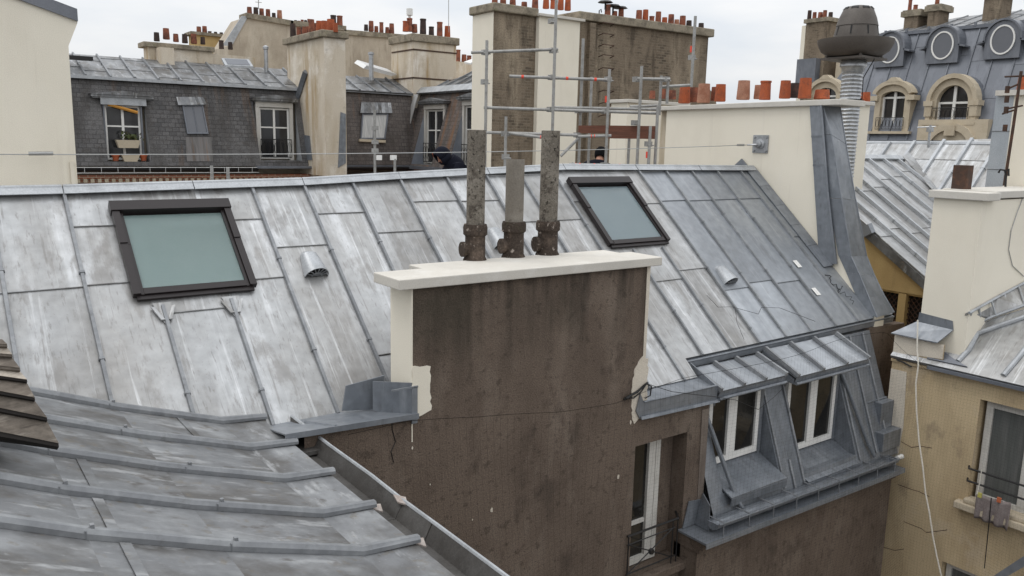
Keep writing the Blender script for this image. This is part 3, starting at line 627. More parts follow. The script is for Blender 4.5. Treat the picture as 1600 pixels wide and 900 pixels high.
# strips and battens on the mansard slopes, down pipes
sl_ = lambda x, z, h=0: V((x, YL0+(YBk-YL0)*(z-ZL)/(ZB-ZL)-h*.94, z+h*.34))
for x, z0_, z1_ in ((8.50, -4.2, -2.7), (8.90, -4.2, -2.7), (8.7, -4.25, -3.9), (10.2, -4.2, -2.7), (10.62, -4.2, -2.62), (10.95, -4.2, -2.62)):
    MB().tube([sl_(x, z0_, .012), sl_(x, z1_, .012)], .02, 6).build('batten', Z_SEAM, mans)
for pts in ([(7.30, -2.98), (7.32, -3.15), (7.52, -4.05), (7.60, -4.22)], [(10.2, -2.84), (10.24, -2.95), (10.16, -3.06), (10.22, -3.25), (10.42, -4.05), (10.5, -4.22)]):
    b = MB(); b.tube([sl_(x, z, .05) for x, z in pts], .028, 8)
    for x, z in pts[1:-1]: b.lathe(sl_(x, z, .05), [(.036, -.015), (.036, .015)], 8, axis=(.2, -.34, -.94))
    b.build('down_pipe', Z_RAW, main, smooth=True)
# gutter and cornice ledge
XG0, XG1 = 6.74, 10.98
b = MB()
def leanbox(m, y0, y1, z0, z1, xa=XG0, xb=XG1):
    k = -.08/4.2
    m.hexa([V((xa, y0, z0)), V((xb, y0, z0+k*(xb-xa))), V((xb, y1, z0+k*(xb-xa))), V((xa, y1, z0))], [V((xa, y0, z1)), V((xb, y0, z1+k*(xb-xa))), V((xb, y1, z1+k*(xb-xa))), V((xa, y1, z1))])
kz = lambda x: -.08/4.2*(x-XG0)
b = MB(); leanbox(b, 5.38, 5.80, -4.36, -4.335); leanbox(b, 5.375, 5.385, -4.40, -4.36); b.build('cornice_cap', Z_RAW, main)
b = MB(); leanbox(b, 5.44, 5.80, -4.46, -4.362, XG0+.03); leanbox(b, 5.50, 5.80, -4.52, -4.462, XG0+.04); b.build('cornice', BROWN, main)
b = MB(); b.box(XG0+.06, XG1-.02, 5.55, 5.9, GZ, -4.53); b.build('lower_wall', BROWN, main)
b = MB(); n = 10
ga, gb = V((6.98, 5.50, -4.19)), V((10.86, 5.50, -4.19+kz(10.9)))
prof = [(.085*math.cos(math.pi+math.pi*k/n), .085*math.sin(math.pi+math.pi*k/n)) for k in range(n+1)]
pr = [p for p in prof]+[(c*.93, s*.93) for c, s in prof[::-1]]
b.prism([ga+V((0, c, s)) for c, s in pr], gb-ga)
b.prism([ga+V((0, c, s)) for c, s in prof], V((-.01, 0, 0))); b.prism([gb+V((0, c, s)) for c, s in prof], V((.01, 0, 0)))
b.tube([ga+V((0, -.088, .004)), gb+V((0, -.088, .004))], .013, 6)
gut = b.build('gutter', Z_RAW, main)
for k in range(9):
    b = MB(); x = 7.05+k*.46; z = ga.z+kz(x)
    b.tube([V((x, 5.405, z+.02)), V((x, 5.40, z-.15))], .007, 5); b.box(x-.012, x+.012, 5.405, 5.62, z+.018, z+.024)
    b.build('gutter_bracket', Z_SEAM, gut)
b = MB(); b.prism([V((6.99, 5.57, -4.33)), V((7.0, 5.79, -4.33)), V((7.12, 5.79, -3.98)), V((6.99, 5.57, -4.02))], (.012, 0, 0))
b.prism([V((6.80, 5.79, -4.33)), V((7.13, 5.79, -4.33)), V((7.13, 5.79, -4.05)), V((6.88, 5.79, -4.02))], (0, -.012, 0)); b.build('end_upstand', Z_RAW, main)
# zinc blocks at the right end of the mansard
b = MB()
b.box(10.72, 11.19, 5.60, 6.02, -4.2, -3.93); b.box(10.86, 11.19, 5.75, 6.2, -3.93, -3.55); b.box(10.70, 11.2, 5.86, 6.3, -3.55, -3.53)
b.build('end_block', Z_RAW, main, bevel=.006)
b = MB(); b.lathe(V((10.95, 5.47, -4.28)), [(.03, -.05), (.03, .06), (.036, .06), (.036, .075)], 10, axis=(1, 0, 0)); b.build('outlet_pipe', PVC, main)
# soffit wall between the mansard and the neighbour
b = MB(); b.prism([V((11.2, 6.24, -6)), V((12.2, 6.24, -6)), V((12.2, 6.24, -2.62)), V((11.2, 6.24, -2.58))], (0, .15, 0)); b.build('side_wall', BROWN, main)

# ================================================================== FOREGROUND WING ROOF (its slope falls to the right into a valley gutter)
wing = thing('wing_zinc_roof', (0, 5, GZ), 'dull grey zinc roof with long rolled seams at the lower left', 'roof')
prof = [(2.19, -2.325), (1.85, -2.292), (1.1, -2.04), (.5, -1.805), (.05, -1.60), (-.6, -1.28), (-1.6, -.80)]
Y1 = 6.43; ys = [6.41, 5.73, 5.05, 4.42, 3.86, 3.22, 2.6]
ye = [Y1]+ys[1:]+[1.6]
b = MB()
for k in range(len(ye)-1):
    ya, yb = ye[k]-.004, ye[k+1]+.004
    for i in range(len(prof)-1):
        (xa, za), (xb, zb) = prof[i], prof[i+1]
        if i < len(prof)-1: tnt = random.uniform(-.05, .05)
        b.prism([V((xa, ya, za)), V((xa, yb, za)), V((xb, yb, zb)), V((xb, ya, zb))], (0, 0, -.02), tnt)
wr = b.build('roof', Z_OLD, wing)
for y in ys:
    b = MB(); w_, h_ = .055, .052
    sec = [(-w_/2, .001), (w_/2, .001), (w_/2, h_*.55), (w_*.28, h_), (-w_*.28, h_), (-w_/2, h_*.55)]
    rings = []
    xs = prof[:]; xs[0] = (2.215, -2.318)
    for i, (x, z) in enumerate(xs):
        hs = .75 if i == 0 else 1
        rings.append([V((x, y+a, z+c*hs)) for a, c in sec])
    n = len(sec)
    vs_ = [p for r in rings for p in r]
    fs = [[i*n+k, i*n+(k+1) % n, (i+1)*n+(k+1) % n, (i+1)*n+k] for i in range(len(rings)-1) for k in range(n)]+[list(range(n)), [(len(rings)-1)*n+k for k in range(n)]]
    b.add(vs_, fs, random.uniform(-.05, .05))
    for x in (1.25+random.uniform(-.3, .3), .45+random.uniform(-.1, .1)):
        j = next(i for i in range(len(prof)-1) if prof[i+1][0] <= x <= prof[i][0]); (xa, za), (xb, zb) = prof[j], prof[j+1]
        z = za+(zb-za)*(x-xa)/(xb-xa); b.box(x-.006, x+.012, y-.012, y+.012, z+h_-.004, z+h_+.016)
        b.box(x-.03, x-.024, y-w_/2-.003, y+w_/2+.003, z+.01, z+h_+.001)
    b.build('rolled_seam', Z_SEAM, wr)
for y0_, y1_, x in ((5.02, 4.46, .62), (4.38, 3.9, .60), (3.82, 3.26, .62), (6.38, 5.77, 1.5)):
    j = next(i for i in range(len(prof)-1) if prof[i+1][0] <= x <= prof[i][0]); (xa, za), (xb, zb) = prof[j], prof[j+1]
    z = za+(zb-za)*(x-xa)/(xb-xa); b = MB(); b.prism([V((x, y0_, z+.002)), V((x, y1_, z+.002)), V((x+.05, y1_, z-.016)), V((x+.05, y0_, z-.016))], (0, 0, .006), -.1)
    b.build('sheet_lap', Z_OLD, wr)
# valley gutter: trough and outer rim
b = MB()
for ya, yb in ((6.40, 4.42), (4.415, 4.05), (4.04, 2.0)):
    b.add([V((2.17, ya, -2.345)), V((2.19, ya, -2.43)), V((2.36, ya, -2.45)), V((2.42, ya, -2.335)), V((2.435, ya, -2.335)), V((2.38, ya, -2.47)), V((2.17, ya, -2.46))]+[V((2.17, yb, -2.345)), V((2.19, yb, -2.43)), V((2.36, yb, -2.45)), V((2.42, yb, -2.335)), V((2.435, yb, -2.335)), V((2.38, yb, -2.47)), V((2.17, yb, -2.46))],
          [[i, (i+1) % 7, (i+1) % 7+7, i+7] for i in range(7)]+[list(range(7)), list(range(7, 14))], random.uniform(-.1, .1))
gt = b.build('valley_gutter', Z_GUT, wing)
b = MB(); b.tube([(2.43, 6.40, -2.335), (2.425, 5.6, -2.34), (2.432, 4.9, -2.337), (2.425, 4.46, -2.34), (2.43, 4.02, -2.34), (2.43, 3.0, -2.337), (2.43, 2.0, -2.337)], .014, 6); b.build('rim', Z_SEAM_L, gt)
for y in (4.47, 3.92):
    b = MB(); b.prism([V((2.20, y, -2.325)), V((2.27, y-.02, -2.33)), V((2.25, y-.09, -2.35)), V((2.19, y-.05, -2.33))], (0, 0, -.008)); b.build('bent_tab', PINKT, gt)
b = MB(); b.prism([V((2.40, 4.52, -2.325)), V((2.45, 4.44, -2.325)), V((2.42, 4.36, -2.34)), V((2.38, 4.42, -2.335))], (0, 0, -.01))
b.build('bent_tab', PINKT, gt)
b = MB(); b.box(2.17, 2.40, 1.7, YW-.01, GZ, -2.475); b.box(-2, 2.16, 1.7, 6.3, -6, -3.0); b.build('wing_wall', BROWN, wing)

# --- overlapping weathered planks at the left edge
pl = thing('weathered_planks', (.2, 4.9, -2), 'stack of overlapping weathered brown boards at the left edge above the seamed roof', 'boards')
nP = V((.12, -.80, .60)).normalized(); p0 = AY(45, 690, 4.7)
rows = [((-140, 652), (89, 697), 9), ((-140, 614), (71, 657), 7), ((-140, 590), (52, 626), 6), ((-140, 573), (40, 598), 5), ((-140, 562), (29, 580), 6), ((-140, 547), (17, 559), 5), ((-140, 538), (9, 543), 5), ((-140, 528), (2, 531), 4)]
for k in range(len(rows)-1):
    (l0, r0, e), (l1, r1, e1) = rows[k], rows[k+1]
    off = nP*(.0-.006*k)
    q = [AP(*l0, p0, nP), AP(*r0, p0, nP), AP(r1[0]+1, r1[1], p0, nP), AP(l1[0], l1[1], p0, nP)]
    m = MB()
    fr = [p+nP*.045 for p in q[:2]]+[p+nP*.008 for p in q[2:]]
    m.hexa([p-nP*.01 for p in q], fr, random.uniform(-.15, .15))
    o = m.build('board', WOODG if k not in (3, 5) else mat('pale_board', rgb(.36, .32, .27), [(rgb(.24, .2, .16), 4, (.6, 5), .45, .65, .8)], rough=.9), pl)
    d = MB(); ed = V((0, 0, -1)); lo = [AP(l0[0], l0[1]+e, p0, nP), AP(r0[0]+1, r0[1]+e*.55, p0, nP)]
    d.hexa([q[0]-nP*.01, q[1]-nP*.01, lo[1]-nP*.01, lo[0]-nP*.01], [q[0]+nP*.04, q[1]+nP*.04, lo[1]+nP*.036, lo[0]+nP*.036]); d.build('board_end', BLACKW if k in (0, 1, 2, 3) else WOODG, o)
b = MB(); q = [AP(-140, 660, p0, nP), AP(84, 700, p0, nP), AP(4, 545, p0, nP), AP(-140, 535, p0, nP)]; b.prism([p-nP*.012 for p in q], V((-.25, .3, .0))); b.build('backing', BLACKW, pl)

# ================================================================== LEFT CREAM GABLE
YG = 9.6
lg = thing('cream_gable', (-1, YG, GZ), 'plain cream rendered gable wall with grey sloping coping at the upper left', 'wall')
q = [AY(123, 310, YG), AY(107, 72, YG), AY(121, 36, YG), AY(121, 28, YG), AY(0, -15, YG)]
xl = -3.0; zl = q[4].z+(q[4].x-xl)*.32
MB().prism([V((xl, YG, GZ)), V((q[0].x, YG, GZ)), q[0], q[1], q[2], q[3], V((xl, YG, zl))], (0, .45, 0)).build('gable_wall', CREAM, lg)
b = MB(); a, c = AY(122, 33, YG-.03), AY(0, -12, YG-.03); e = c+(c-a)*3.5
for i in range(4):
    s0, s1 = a.lerp(e, i/4), a.lerp(e, (i+1)/4-.002); b.prism([s0, s1, s1+V((0, 0, .12)), s0+V((0, 0, .12))], (0, .52, 0), random.uniform(-.08, .08))
b.build('coping', Z_DARK, lg)
b = MB(); b.prism([V((q[0].x-.005, YG-.02, GZ)), V((q[0].x-.02, YG-.02, -.3)), V((q[0].x-.06, YG-.02, -.3)), V((q[0].x-.06, YG-.02, GZ))], (0, .015, 0))
b.build('edge_strip', CREAM, lg)

# ================================================================== RIGHT PARTY WALL with pots, anchor and zinc-clad edge
XP = 11.36
pw = thing('cream_party_wall', (XP, 8.5, GZ), 'cream wall topped by terracotta pots, closing the right end of the zinc roof', 'wall')
tp = lambda px, py: AX(px, py, XP)
MB().prism([V((XP, 10.62, GZ)), V((XP, 6.32, GZ)), tp(1368, 492), tp(1357, 464), tp(1338, 417), tp(1328, 398), tp(1297, 210), tp(1284, 163), tp(1042, 172)], (.25, 0, 0)).build('wall', CREAM, pw)
z0 = tp(1042, 172).z
MB().prism([V((XP, 10.625, GZ)), V((XP+.42, 11.2, GZ)), V((XP+.42, 11.2, z0)), V((XP, 10.625, z0))], (.3, -.1, 0)).build('end_return', STONE, pw)
cp = MB(); a, c = tp(1022, 172), tp(1317, 161)
cp.hexa([V((XP-.07, a.y, a.z-.015)), V((XP+.62, a.y+.3, a.z-.015)), V((XP+.62, c.y, c.z-.03)), V((XP-.07, c.y, c.z-.03))], [V((XP-.07, a.y, a.z+.06)), V((XP+.62, a.y+.3, a.z+.06)), V((XP+.62, c.y, c.z+.06)), V((XP-.07, c.y, c.z+.06))])
cp.build('coping', WHITE, pw, bevel=.01)
L = [(1069, 137, 159, 18, 'r'), (1099, 133, 158, 20, 'p'), (1125, 132, 156, 17, 'r'), (1161, 127, 153, 20, 'p'), (1195, 128, 153, 17, 'r'), (1226, 126, 151, 17, 'r'), (1257, 123, 151, 19, 'r')]
pots(pw, L, lambda x, y: AX(x, y, XP+.2))
L = [(1083, 137, 157, 15, 'b'), (1117, 137, 155, 13, 'b'), (1184, 134, 152, 12, 'p'), (1241, 131, 150, 15, 'k'), (1284, 141, 152, 24, 'r')]
pots(pw, L, lambda x, y: AX(x, y, XP+.45))
# zinc-clad flue strip and the leaning zinc edge
for pts, off, m in (([(1268, 164), (1286, 164), (1296, 300), (1309, 412), (1283, 412), (1276, 300)], -.05, Z_RAW),):
    q = [tp(*p)+V((-.002, 0, 0)) for p in pts]
    b = MB(); b.prism(q, (off, 0, 0)); 
    for s in (.35, .68):
        y = q[0].lerp(q[5], s); y2 = q[1].lerp(q[2], s)
        b.prism([y+V((off-.004, 0, 0)), y2+V((off-.004, 0, 0)), y2+V((off-.004, 0, -.03)), y+V((off-.004, 0, -.03))], (.006, 0, 0), -.2)
    b.tube([q[1]+V((off, 0, 0)), q[2]+V((off, 0, 0)), q[3]+V((off, 0, 0))], .018, 6)
    b.build('flue_cladding', m, pw)
# leaning end: edge of the wall runs outwards to the roof corner
Ls = [tp(*q) for q in ((1283, 163), (1297, 210), (1313, 310), (1328, 400), (1341, 428), (1356, 464), (1369, 495))]
Rs = [AY(px, py, l.y-.05) for (px, py), l in zip(((1312, 163), (1322, 225), (1337, 312), (1354, 400), (1366, 430), (1381, 461), (1397, 488)), Ls)]
Ls = [l+V((-.015, -.03, 0)) for l in Ls]
for i in range(6):
    a, c, d, e = Ls[i], Rs[i], Rs[i+1], Ls[i+1]; k = (e-a)*.006
    b = MB(); bk = V((0, .22, 0)); b.hexa([a+k, c+k, c+k+bk, a+k+bk], [e, d, d+bk, e+bk], random.uniform(-.07, .07))
    for u, v in ((a, e), (c, d)): b.tube([u, v], .012, 6)
    b.build('edge_cladding', Z_RAW, pw)
# anchor plate
b = MB(); P = tp(1189, 225); b.box(XP-.02, XP-.002, P.y-.15, P.y+.15, P.z-.145, P.z+.145); b.lathe(P+V((-.02, 0, 0)), [(.085, 0), (.085, .012), (.05, .02), (.05, .05), (.02, .055)], 16, axis=(-1, 0, 0))
for a in (-1, 1):
    for c in (-1, 1): b.lathe(P+V((-.02, a*.115, c*.11)), [(.02, 0), (.02, .02)], 6, axis=(-1, 0, 0))
b.tube([P+V((-.05, 0, -.01)), P+V((-.09, .12, -.015)), P+V((-.09, .2, -.02))], .014, 6)
b.build('anchor_plate', Z_DUCT, pw)
P_anchor = P+V((-.09, .2, -.02))
# cable
ca = AY(-40, 241, YG-.1); pts = [ca.lerp(P_anchor, k/24)+V((0, 0, -.05*4*(k/24)*(1-k/24))) for k in range(25)]
b = MB(); b.tube(pts, .0055, 5); q = AY(23, 240, YG-.1); b.tube([ca.lerp(P_anchor, .042), ca.lerp(P_anchor, .062)], .02, 8); b.tube([P_anchor.lerp(ca, .008), P_anchor.lerp(ca, .022)], .018, 8)
tag(b.build('steel_cable', WIRE), 'thin steel cable stretched level from the left gable to the anchor plate', 'cable')

# --- low white stack behind the party wall, and the white block with two pots right of the duct
st = thing('white_stack', (12.6, 12.6, GZ), 'low white rendered stack with slab coping behind the scaffold poles', 'chimney stack')
a, c = AY(981, 158, 12.6), AY(1075, 165, 12.6)
MB().box(a.x, c.x, 12.6, 13.1, GZ, a.z-.03).build('body', CREAM, st)
MB().box(a.x-.06, c.x, 12.53, 13.2, a.z-.03, a.z+.04).build('coping', WHITE, st, bevel=.01)
pots(st, [(1036, 140, 152, 11, 'b'), (1050, 141, 153, 12, 'b'), (1019, 142, 152, 9, 'b')], lambda x, y: AY(x, y, 12.8))
st = thing('white_block', (14.5, 8.8, GZ), 'small white rendered stack with two short red pots right of the spiral duct', 'chimney stack')
a, c = AY(1318, 166, 8.9), AY(1360, 162, 8.9)
MB().box(a.x, c.x, 8.9, 9.5, GZ, c.z-.04).build('body', CREAM, st)
MB().box(a.x-.1, c.x+.06, 8.83, 9.6, c.z-.04, c.z+.03).build('coping', WHITE, st, bevel=.01)
pots(st, [(1342, 145, 162, 13, 'r'), (1353, 145, 162, 11, 'r')], lambda x, y: AY(x, y, 9.1), 1)

# --- spiral duct with cowl
DP = AD(1320, 245, 14.0); dz = lambda py: AY(1320, py, DP.y).z
du = thing('spiral_duct', (DP.x, DP.y, GZ), 'galvanised spiral duct topped by a brown mushroom shaped fan cowl', 'vent duct')
r = .165; zt = dz(112); prof = []; z = -4.0
while z < zt: prof += [(r, z), (r+.012, z+.018), (r, z+.036)]; z += .062
b = MB(); b.lathe((DP.x, DP.y, 0), prof, 24); 
d1 = b.build('duct', Z_DUCT, du, smooth=True)
b = MB(); b.lathe((DP.x, DP.y, 0), [(r+.005, zt), (r+.015, zt+.02), (r+.02, zt+.07), (r+.05, zt+.10), (r+.05, zt+.16), (r+.02, zt+.2)], 24); b.build('collar', Z_DUCT, du, smooth=True)
b = MB(); k = zt+.2; b.box(DP.x-.38, DP.x+.38, DP.y-.38, DP.y+.38, k, k+.035)
for sx, sy in ((-1, -1), (1, -1), (1, 1), (-1, 1)): b.prism([(DP.x+sx*.3, DP.y+sy*.3, k+.035), (DP.x+sx*.36, DP.y+sy*.3, k+.035), (DP.x+sx*.25, DP.y+sy*.25, k+.2)], (0, sy*.03, 0))
b.build('base_plate', COWL, du)
b = MB(); b.lathe((DP.x, DP.y, k), [(.24, .04), (.42, .06), (.54, .14), (.60, .26), (.61, .33), (.585, .33), (.56, .24), (.40, .27), (.33, .30)], 32, capb=True, capt=True); b.build('cowl_brim', COWL, du, smooth=True)
b = MB(); b.lathe((DP.x, DP.y, k), [(.37, .30), (.355, .42), (.325, .55), (.335, .555), (.30, .68), (.24, .82), (.19, .865), (.10, .885), (.01, .89)], 32, capt=False); b.build('cowl_dome', COWL, du, smooth=True)
for a in range(8):
    b = MB(); t = a*.785+.3; u = V((math.cos(t), math.sin(t), 0)); c = V((DP.x, DP.y, k)); s = V((-u.y, u.x, 0))
    b.prism([c+u*.335+V((0, 0, .40))-s*.012, c+u*.335+V((0, 0, .40))+s*.012, c+u*.31+V((0, 0, .54))+s*.012, c+u*.31+V((0, 0, .54))-s*.012], u*.025)
    b.prism([c+u*.22+V((0, 0, .815))-s*.06, c+u*.22+V((0, 0, .815))+s*.06, c+u*.19+V((0, 0, .85))+s*.05, c+u*.19+V((0, 0, .85))-s*.05], u*.02+V((0, 0, .012)))
    b.build('cowl_slot', BLACKC, du)
b = MB(); a = V((DP.x-.05, DP.y-.4, k)); b.tube([a, a+V((.02, .18, -.3)), a+V((.02, .16, -.75)), V((DP.x-.35, DP.y-.45, dz(158)))], .008, 5); b.tube([V((DP.x-.36, DP.y-.42, dz(157))), V((DP.x-.1, DP.y-.2, dz(158))), V((DP.x+.19, DP.y-.02, dz(159)))], .018, 6); b.build('stay_strap', BLACKC, du)

# ================================================================== SLATE BUILDING ACROSS THE STREET
YB1, YB2, ZB1, ZT1 = 26.0, 26.75, -.93, 1.60
yF = lambda z: YB1+(YB2-YB1)*(z-ZB1)/(ZT1-ZB1)
sb = thing('slate_mansard_building', (8, 28, GZ), 'grey slate mansard with two dormers over a red brick cornice, left of the stained chimney', 'building')
FB = lambda s, d, z: V((s, d, z))
YWN = 26.55
def P1(px, py): return AY(px, py, YWN)
xs0, xs1 = 2.0, 10.85
d1 = (P1(165, 200).x, P1(226, 200).x, P1(190, 252).z, P1(190, 152).z)
d2 = (P1(397, 200).x, P1(462, 200).x, P1(430, 250).z, P1(430, 160).z)
m_, c_, s_ = MB(), [], []
lattice(m_, c_, s_, FB, xs0, xs1, ZB1, ZT1, YB1, YB2, [(d1[0]-.08, d1[1]+.02, d1[2], d1[3], YWN), (d2[0], d2[1], d2[2], d2[3], YWN)])
ms = m_.build('slate_slope', SLATE, sb)
for q in c_: q.build('dormer_cheek', Z_SEAM_L, sb)
for q in s_: q.build('dormer_ledge', Z_OLD, sb)
MB().box(xs0, xs1, YB2+.03, 33, GZ, 1.5).build('core', DIRTPL, sb)
# wall below with brick cornice
MB().box(xs0, xs1, YB1+.25, YB2+.02, GZ, -1.42).build('street_wall', REDBRICK, sb)
b = MB(); b.box(xs0, xs1, YB1+.08, YB1+.5, -1.30, -1.20); b.box(xs0, xs1, YB1+.14, YB1+.5, -1.42, -1.302); b.build('brick_cornice', REDBRICK, sb)
b = MB()
for k in range(48): x = xs0+.1+k*.185; b.box(x, x+.095, YB1+.05, YB1+.138, -1.415, -1.305)
tag(b.build('brick_dentils', STONE, sb), None, None)
def hgutter(parent, F, s0, s1, d, z, r=.10, nb=18):
    n = 8; pr = [(r*math.cos(math.pi+math.pi*k/n), r*math.sin(math.pi+math.pi*k/n)) for k in range(n+1)]; pr += [(c*.9, s*.9) for c, s in pr[::-1]]
    b = MB(); b.prism([F(s0, d+c, z+s) for c, s in pr], F(s1, d, z)-F(s0, d, z)); b.tube([F(s0, d-r, z+.005), F(s1, d-r, z+.005)], .012, 5); g = b.build('gutter', IRON, parent)
    b = MB(); b.tube([F(s0, d-r-.04, z+.03), F(s1, d-r-.04, z+.03)], .009, 4); b.tube([F(s0, d-r-.04, z-.13), F(s1, d-r-.04, z-.13)], .009, 4); b.build('gutter_rail', ALU, g) if nb else None
    for k in range(nb):
        s = s0+(s1-s0)*(k+.5)/nb; MB().tube([F(s, d-r-.045, z+.03), F(s, d-r-.035, z-.14)], .008, 4).build('gutter_bracket', ALU, g)
hgutter(sb, FB, xs0, 8.95, YB1-.05, -1.0, nb=16); 
b = MB(); b.box(8.9, 10.8, YB1-.25, YB1+.02, -1.0, -.93); b.build('zinc_ledge', Z_DARK, sb)
# dormers
def dormer(parent, F, s0, s1, z0, z1, d, hood=1.25, rail=True, pane=None, wf=None, stone=None, sw=.12):
    """window, surround and hood set on a facade frame F(s, depth, z)"""
    w = s1-s0
    b = MB(); b.fbox(F, s0-sw, s0-.005, d-.06, d+.1, z0, z1+.02); b.fbox(F, s1+.005, s1+sw, d-.06, d+.1, z0, z1+.02); b.fbox(F, s0-sw, s1+sw, d-.075, d+.1, z1+.022, z1+.22)
    b.build('dormer_surround', stone or GREYPVC, parent)
    h = MB(); a = w*hood/2; c = (s0+s1)/2
    h.fbox(F, c-a, c+a, d-.22, d+.3, z1+.222, z1+.29); h.fbox(F, c-a*.94, c+a*.94, d-.15, d+.25, z1+.18, z1+.2215)
    h.prism([F(c-a-.03, d-.25, z1+.292), F(c+a+.03, d-.25, z1+.292), F(c, d-.25, z1+.42)], F(c, d+.5, z1)-F(c, d-.2, z1))
    h.build('dormer_hood', Z_OLD, parent)
    o = window(parent, F, s0, s1, z0+.04, z1, d+.02, .055, wf or PVC, pane or GLASS, mull=(.5,), trans=(.62,), th=.05)
    if rail: railing(parent, F, s0-.02, s1+.02, z0+.1, z0+.1+(z1-z0)*.34, d-.14, n=7)
    return o
a, c = P1(168, 250), P1(218, 166)
dormer(sb, FB, a.x, c.x, d1[2], c.z, YWN, hood=1.75, rail=False, stone=Z_DARK, sw=.05)
b = MB(); q0, q1 = P1(155, 150), P1(227, 166); b.box(q0.x, q1.x, YWN-.16, YWN-.09, q1.z, q0.z); b.build('lintel_panel', Z_SEAM_L, sb)
b = MB(); b.tube([V((P1(168, 165).x, YWN-.1, P1(168, 163).z)), V((P1(214, 177).x, YWN-.1, P1(214, 176).z))], .05, 6); b.build('awning_roll', ORANGE, sb)
fb = thing('flower_box', P1(197, 228)-V((0, .2, 0)), 'pale flower box with dry plants fixed high in front of the left dormer window', 'planter')
p = P1(197, 224)
b = MB(); b.hexa([V((p.x-.26, YWN-.34, p.z-.13)), V((p.x+.26, YWN-.34, p.z-.13)), V((p.x+.26, YWN-.13, p.z-.13)), V((p.x-.26, YWN-.13, p.z-.13))], [V((p.x-.33, YWN-.36, p.z+.1)), V((p.x+.33, YWN-.36, p.z+.1)), V((p.x+.33, YWN-.11, p.z+.1)), V((p.x-.33, YWN-.11, p.z+.1))]); b.build('box', STONE, fb)
b = MB()
for k in range(60):
    c = V((p.x+random.gauss(.05, .13), YWN-.24+random.gauss(0, .06), p.z+.12+abs(random.gauss(.05, .1)))); u = V((random.gauss(0, 1), random.gauss(0, 1), random.gauss(0, 1))).normalized()*.05; w = u.orthogonal()*.6
    b.add([c-u, c+w, c+u, c-w], [[0, 1, 2, 3]])
b.build('plants', PLANT, fb)
lp = thing('ledge_planter', P1(198, 249), 'low pale trough planter on the ledge of the left dormer', 'planter'); p = P1(200, 246)
b = MB(); b.hexa([V((p.x-.17, YWN-.4, p.z-.11)), V((p.x+.17, YWN-.4, p.z-.11)), V((p.x+.17, YWN-.2, p.z-.11)), V((p.x-.17, YWN-.2, p.z-.11))], [V((p.x-.25, YWN-.42, p.z+.09)), V((p.x+.25, YWN-.42, p.z+.09)), V((p.x+.25, YWN-.18, p.z+.09)), V((p.x-.25, YWN-.18, p.z+.09))]); b.build('trough', STONE, lp)
for px, lb in ((178, 'small terracotta pot left of the trough on the dormer ledge'), (221, 'small terracotta pot right of the trough on the dormer ledge')):
    p = P1(px, 250); tag(MB().lathe((p.x, YWN-.28, p.z-.02), [(.07, 0), (.10, .14), (.115, .14), (.115, .18), (.09, .18), (.08, .1)], 12, capt=False).build('flower_pot', TERRA, smooth=True), lb, 'flower pot')
a, c = P1(407, 248), P1(451, 170)
dormer(sb, FB, a.x, c.x, d2[2], c.z, YWN, hood=1.5, rail=True)
# roof window with hood
def slp(px, py, h=0):
    n = V((0, -(ZT1-ZB1), YB2-YB1)).normalized(); return AP(px, py, V((0, YB1, ZB1)), n)+n*h
q = [slp(292, 210), slp(325, 210), slp(316, 164), slp(284, 165)]
def roofwin(parent, q, nrm, pm, hm, hood, bars=1):
    e = [(q[0], q[1]), (q[1], q[2]), (q[2], q[3]), (q[3], q[0])]; c = (q[0]+q[1]+q[2]+q[3])/4
    b = MB()
    for a, d in e: b.prism([a, d, d+(c-d)*.10, a+(c-a)*.10], nrm*.07)
    m0, m1 = (q[0]+q[1])/2, (q[2]+q[3])/2; b.tube([m0+nrm*.05, m1+nrm*.05], .014, 4)
    o = b.build('roof_window', hm, parent); MB().prism([p+(c-p)*.08 for p in q], nrm*.04).build('pane', pm, o)
    h = MB(); n = 9
    for k in range(n):
        a, d = hood[0].lerp(hood[1], k/n), hood[0].lerp(hood[1], (k+.985)/n); a2, d2_ = hood[3].lerp(hood[2], k/n), hood[3].lerp(hood[2], (k+.985)/n)
        h.hexa([a+nrm*.10, d+nrm*.10, d2_+nrm*.02, a2+nrm*.02], [a+nrm*.12, d+nrm*.12, d2_+nrm*.04, a2+nrm*.04], random.choice((-.35, -.1, .3)))
    h.build('hood', Z_OLD, o)
SN = V((0, -(ZT1-ZB1), YB2-YB1)).normalized()
roofwin(sb, q, SN, GLASSM, Z_DARK, [slp(277, 166), slp(322, 165), slp(317, 152), slp(275, 152)])
b = MB(); q = [slp(290, 214), slp(330, 214), slp(333, 252), slp(292, 252)]; b.prism([p+SN*.004 for p in q], SN*.004); b.build('washed_streak', mat('washed_slate', rgb(.17, .16, .155), [(rgb(.09, .085, .08), 2, (4, .4), .45, .65, .9), (rgb(.19, .10, .05), 2, (5, .2), .58, .72, .8)], rough=.8), ms)
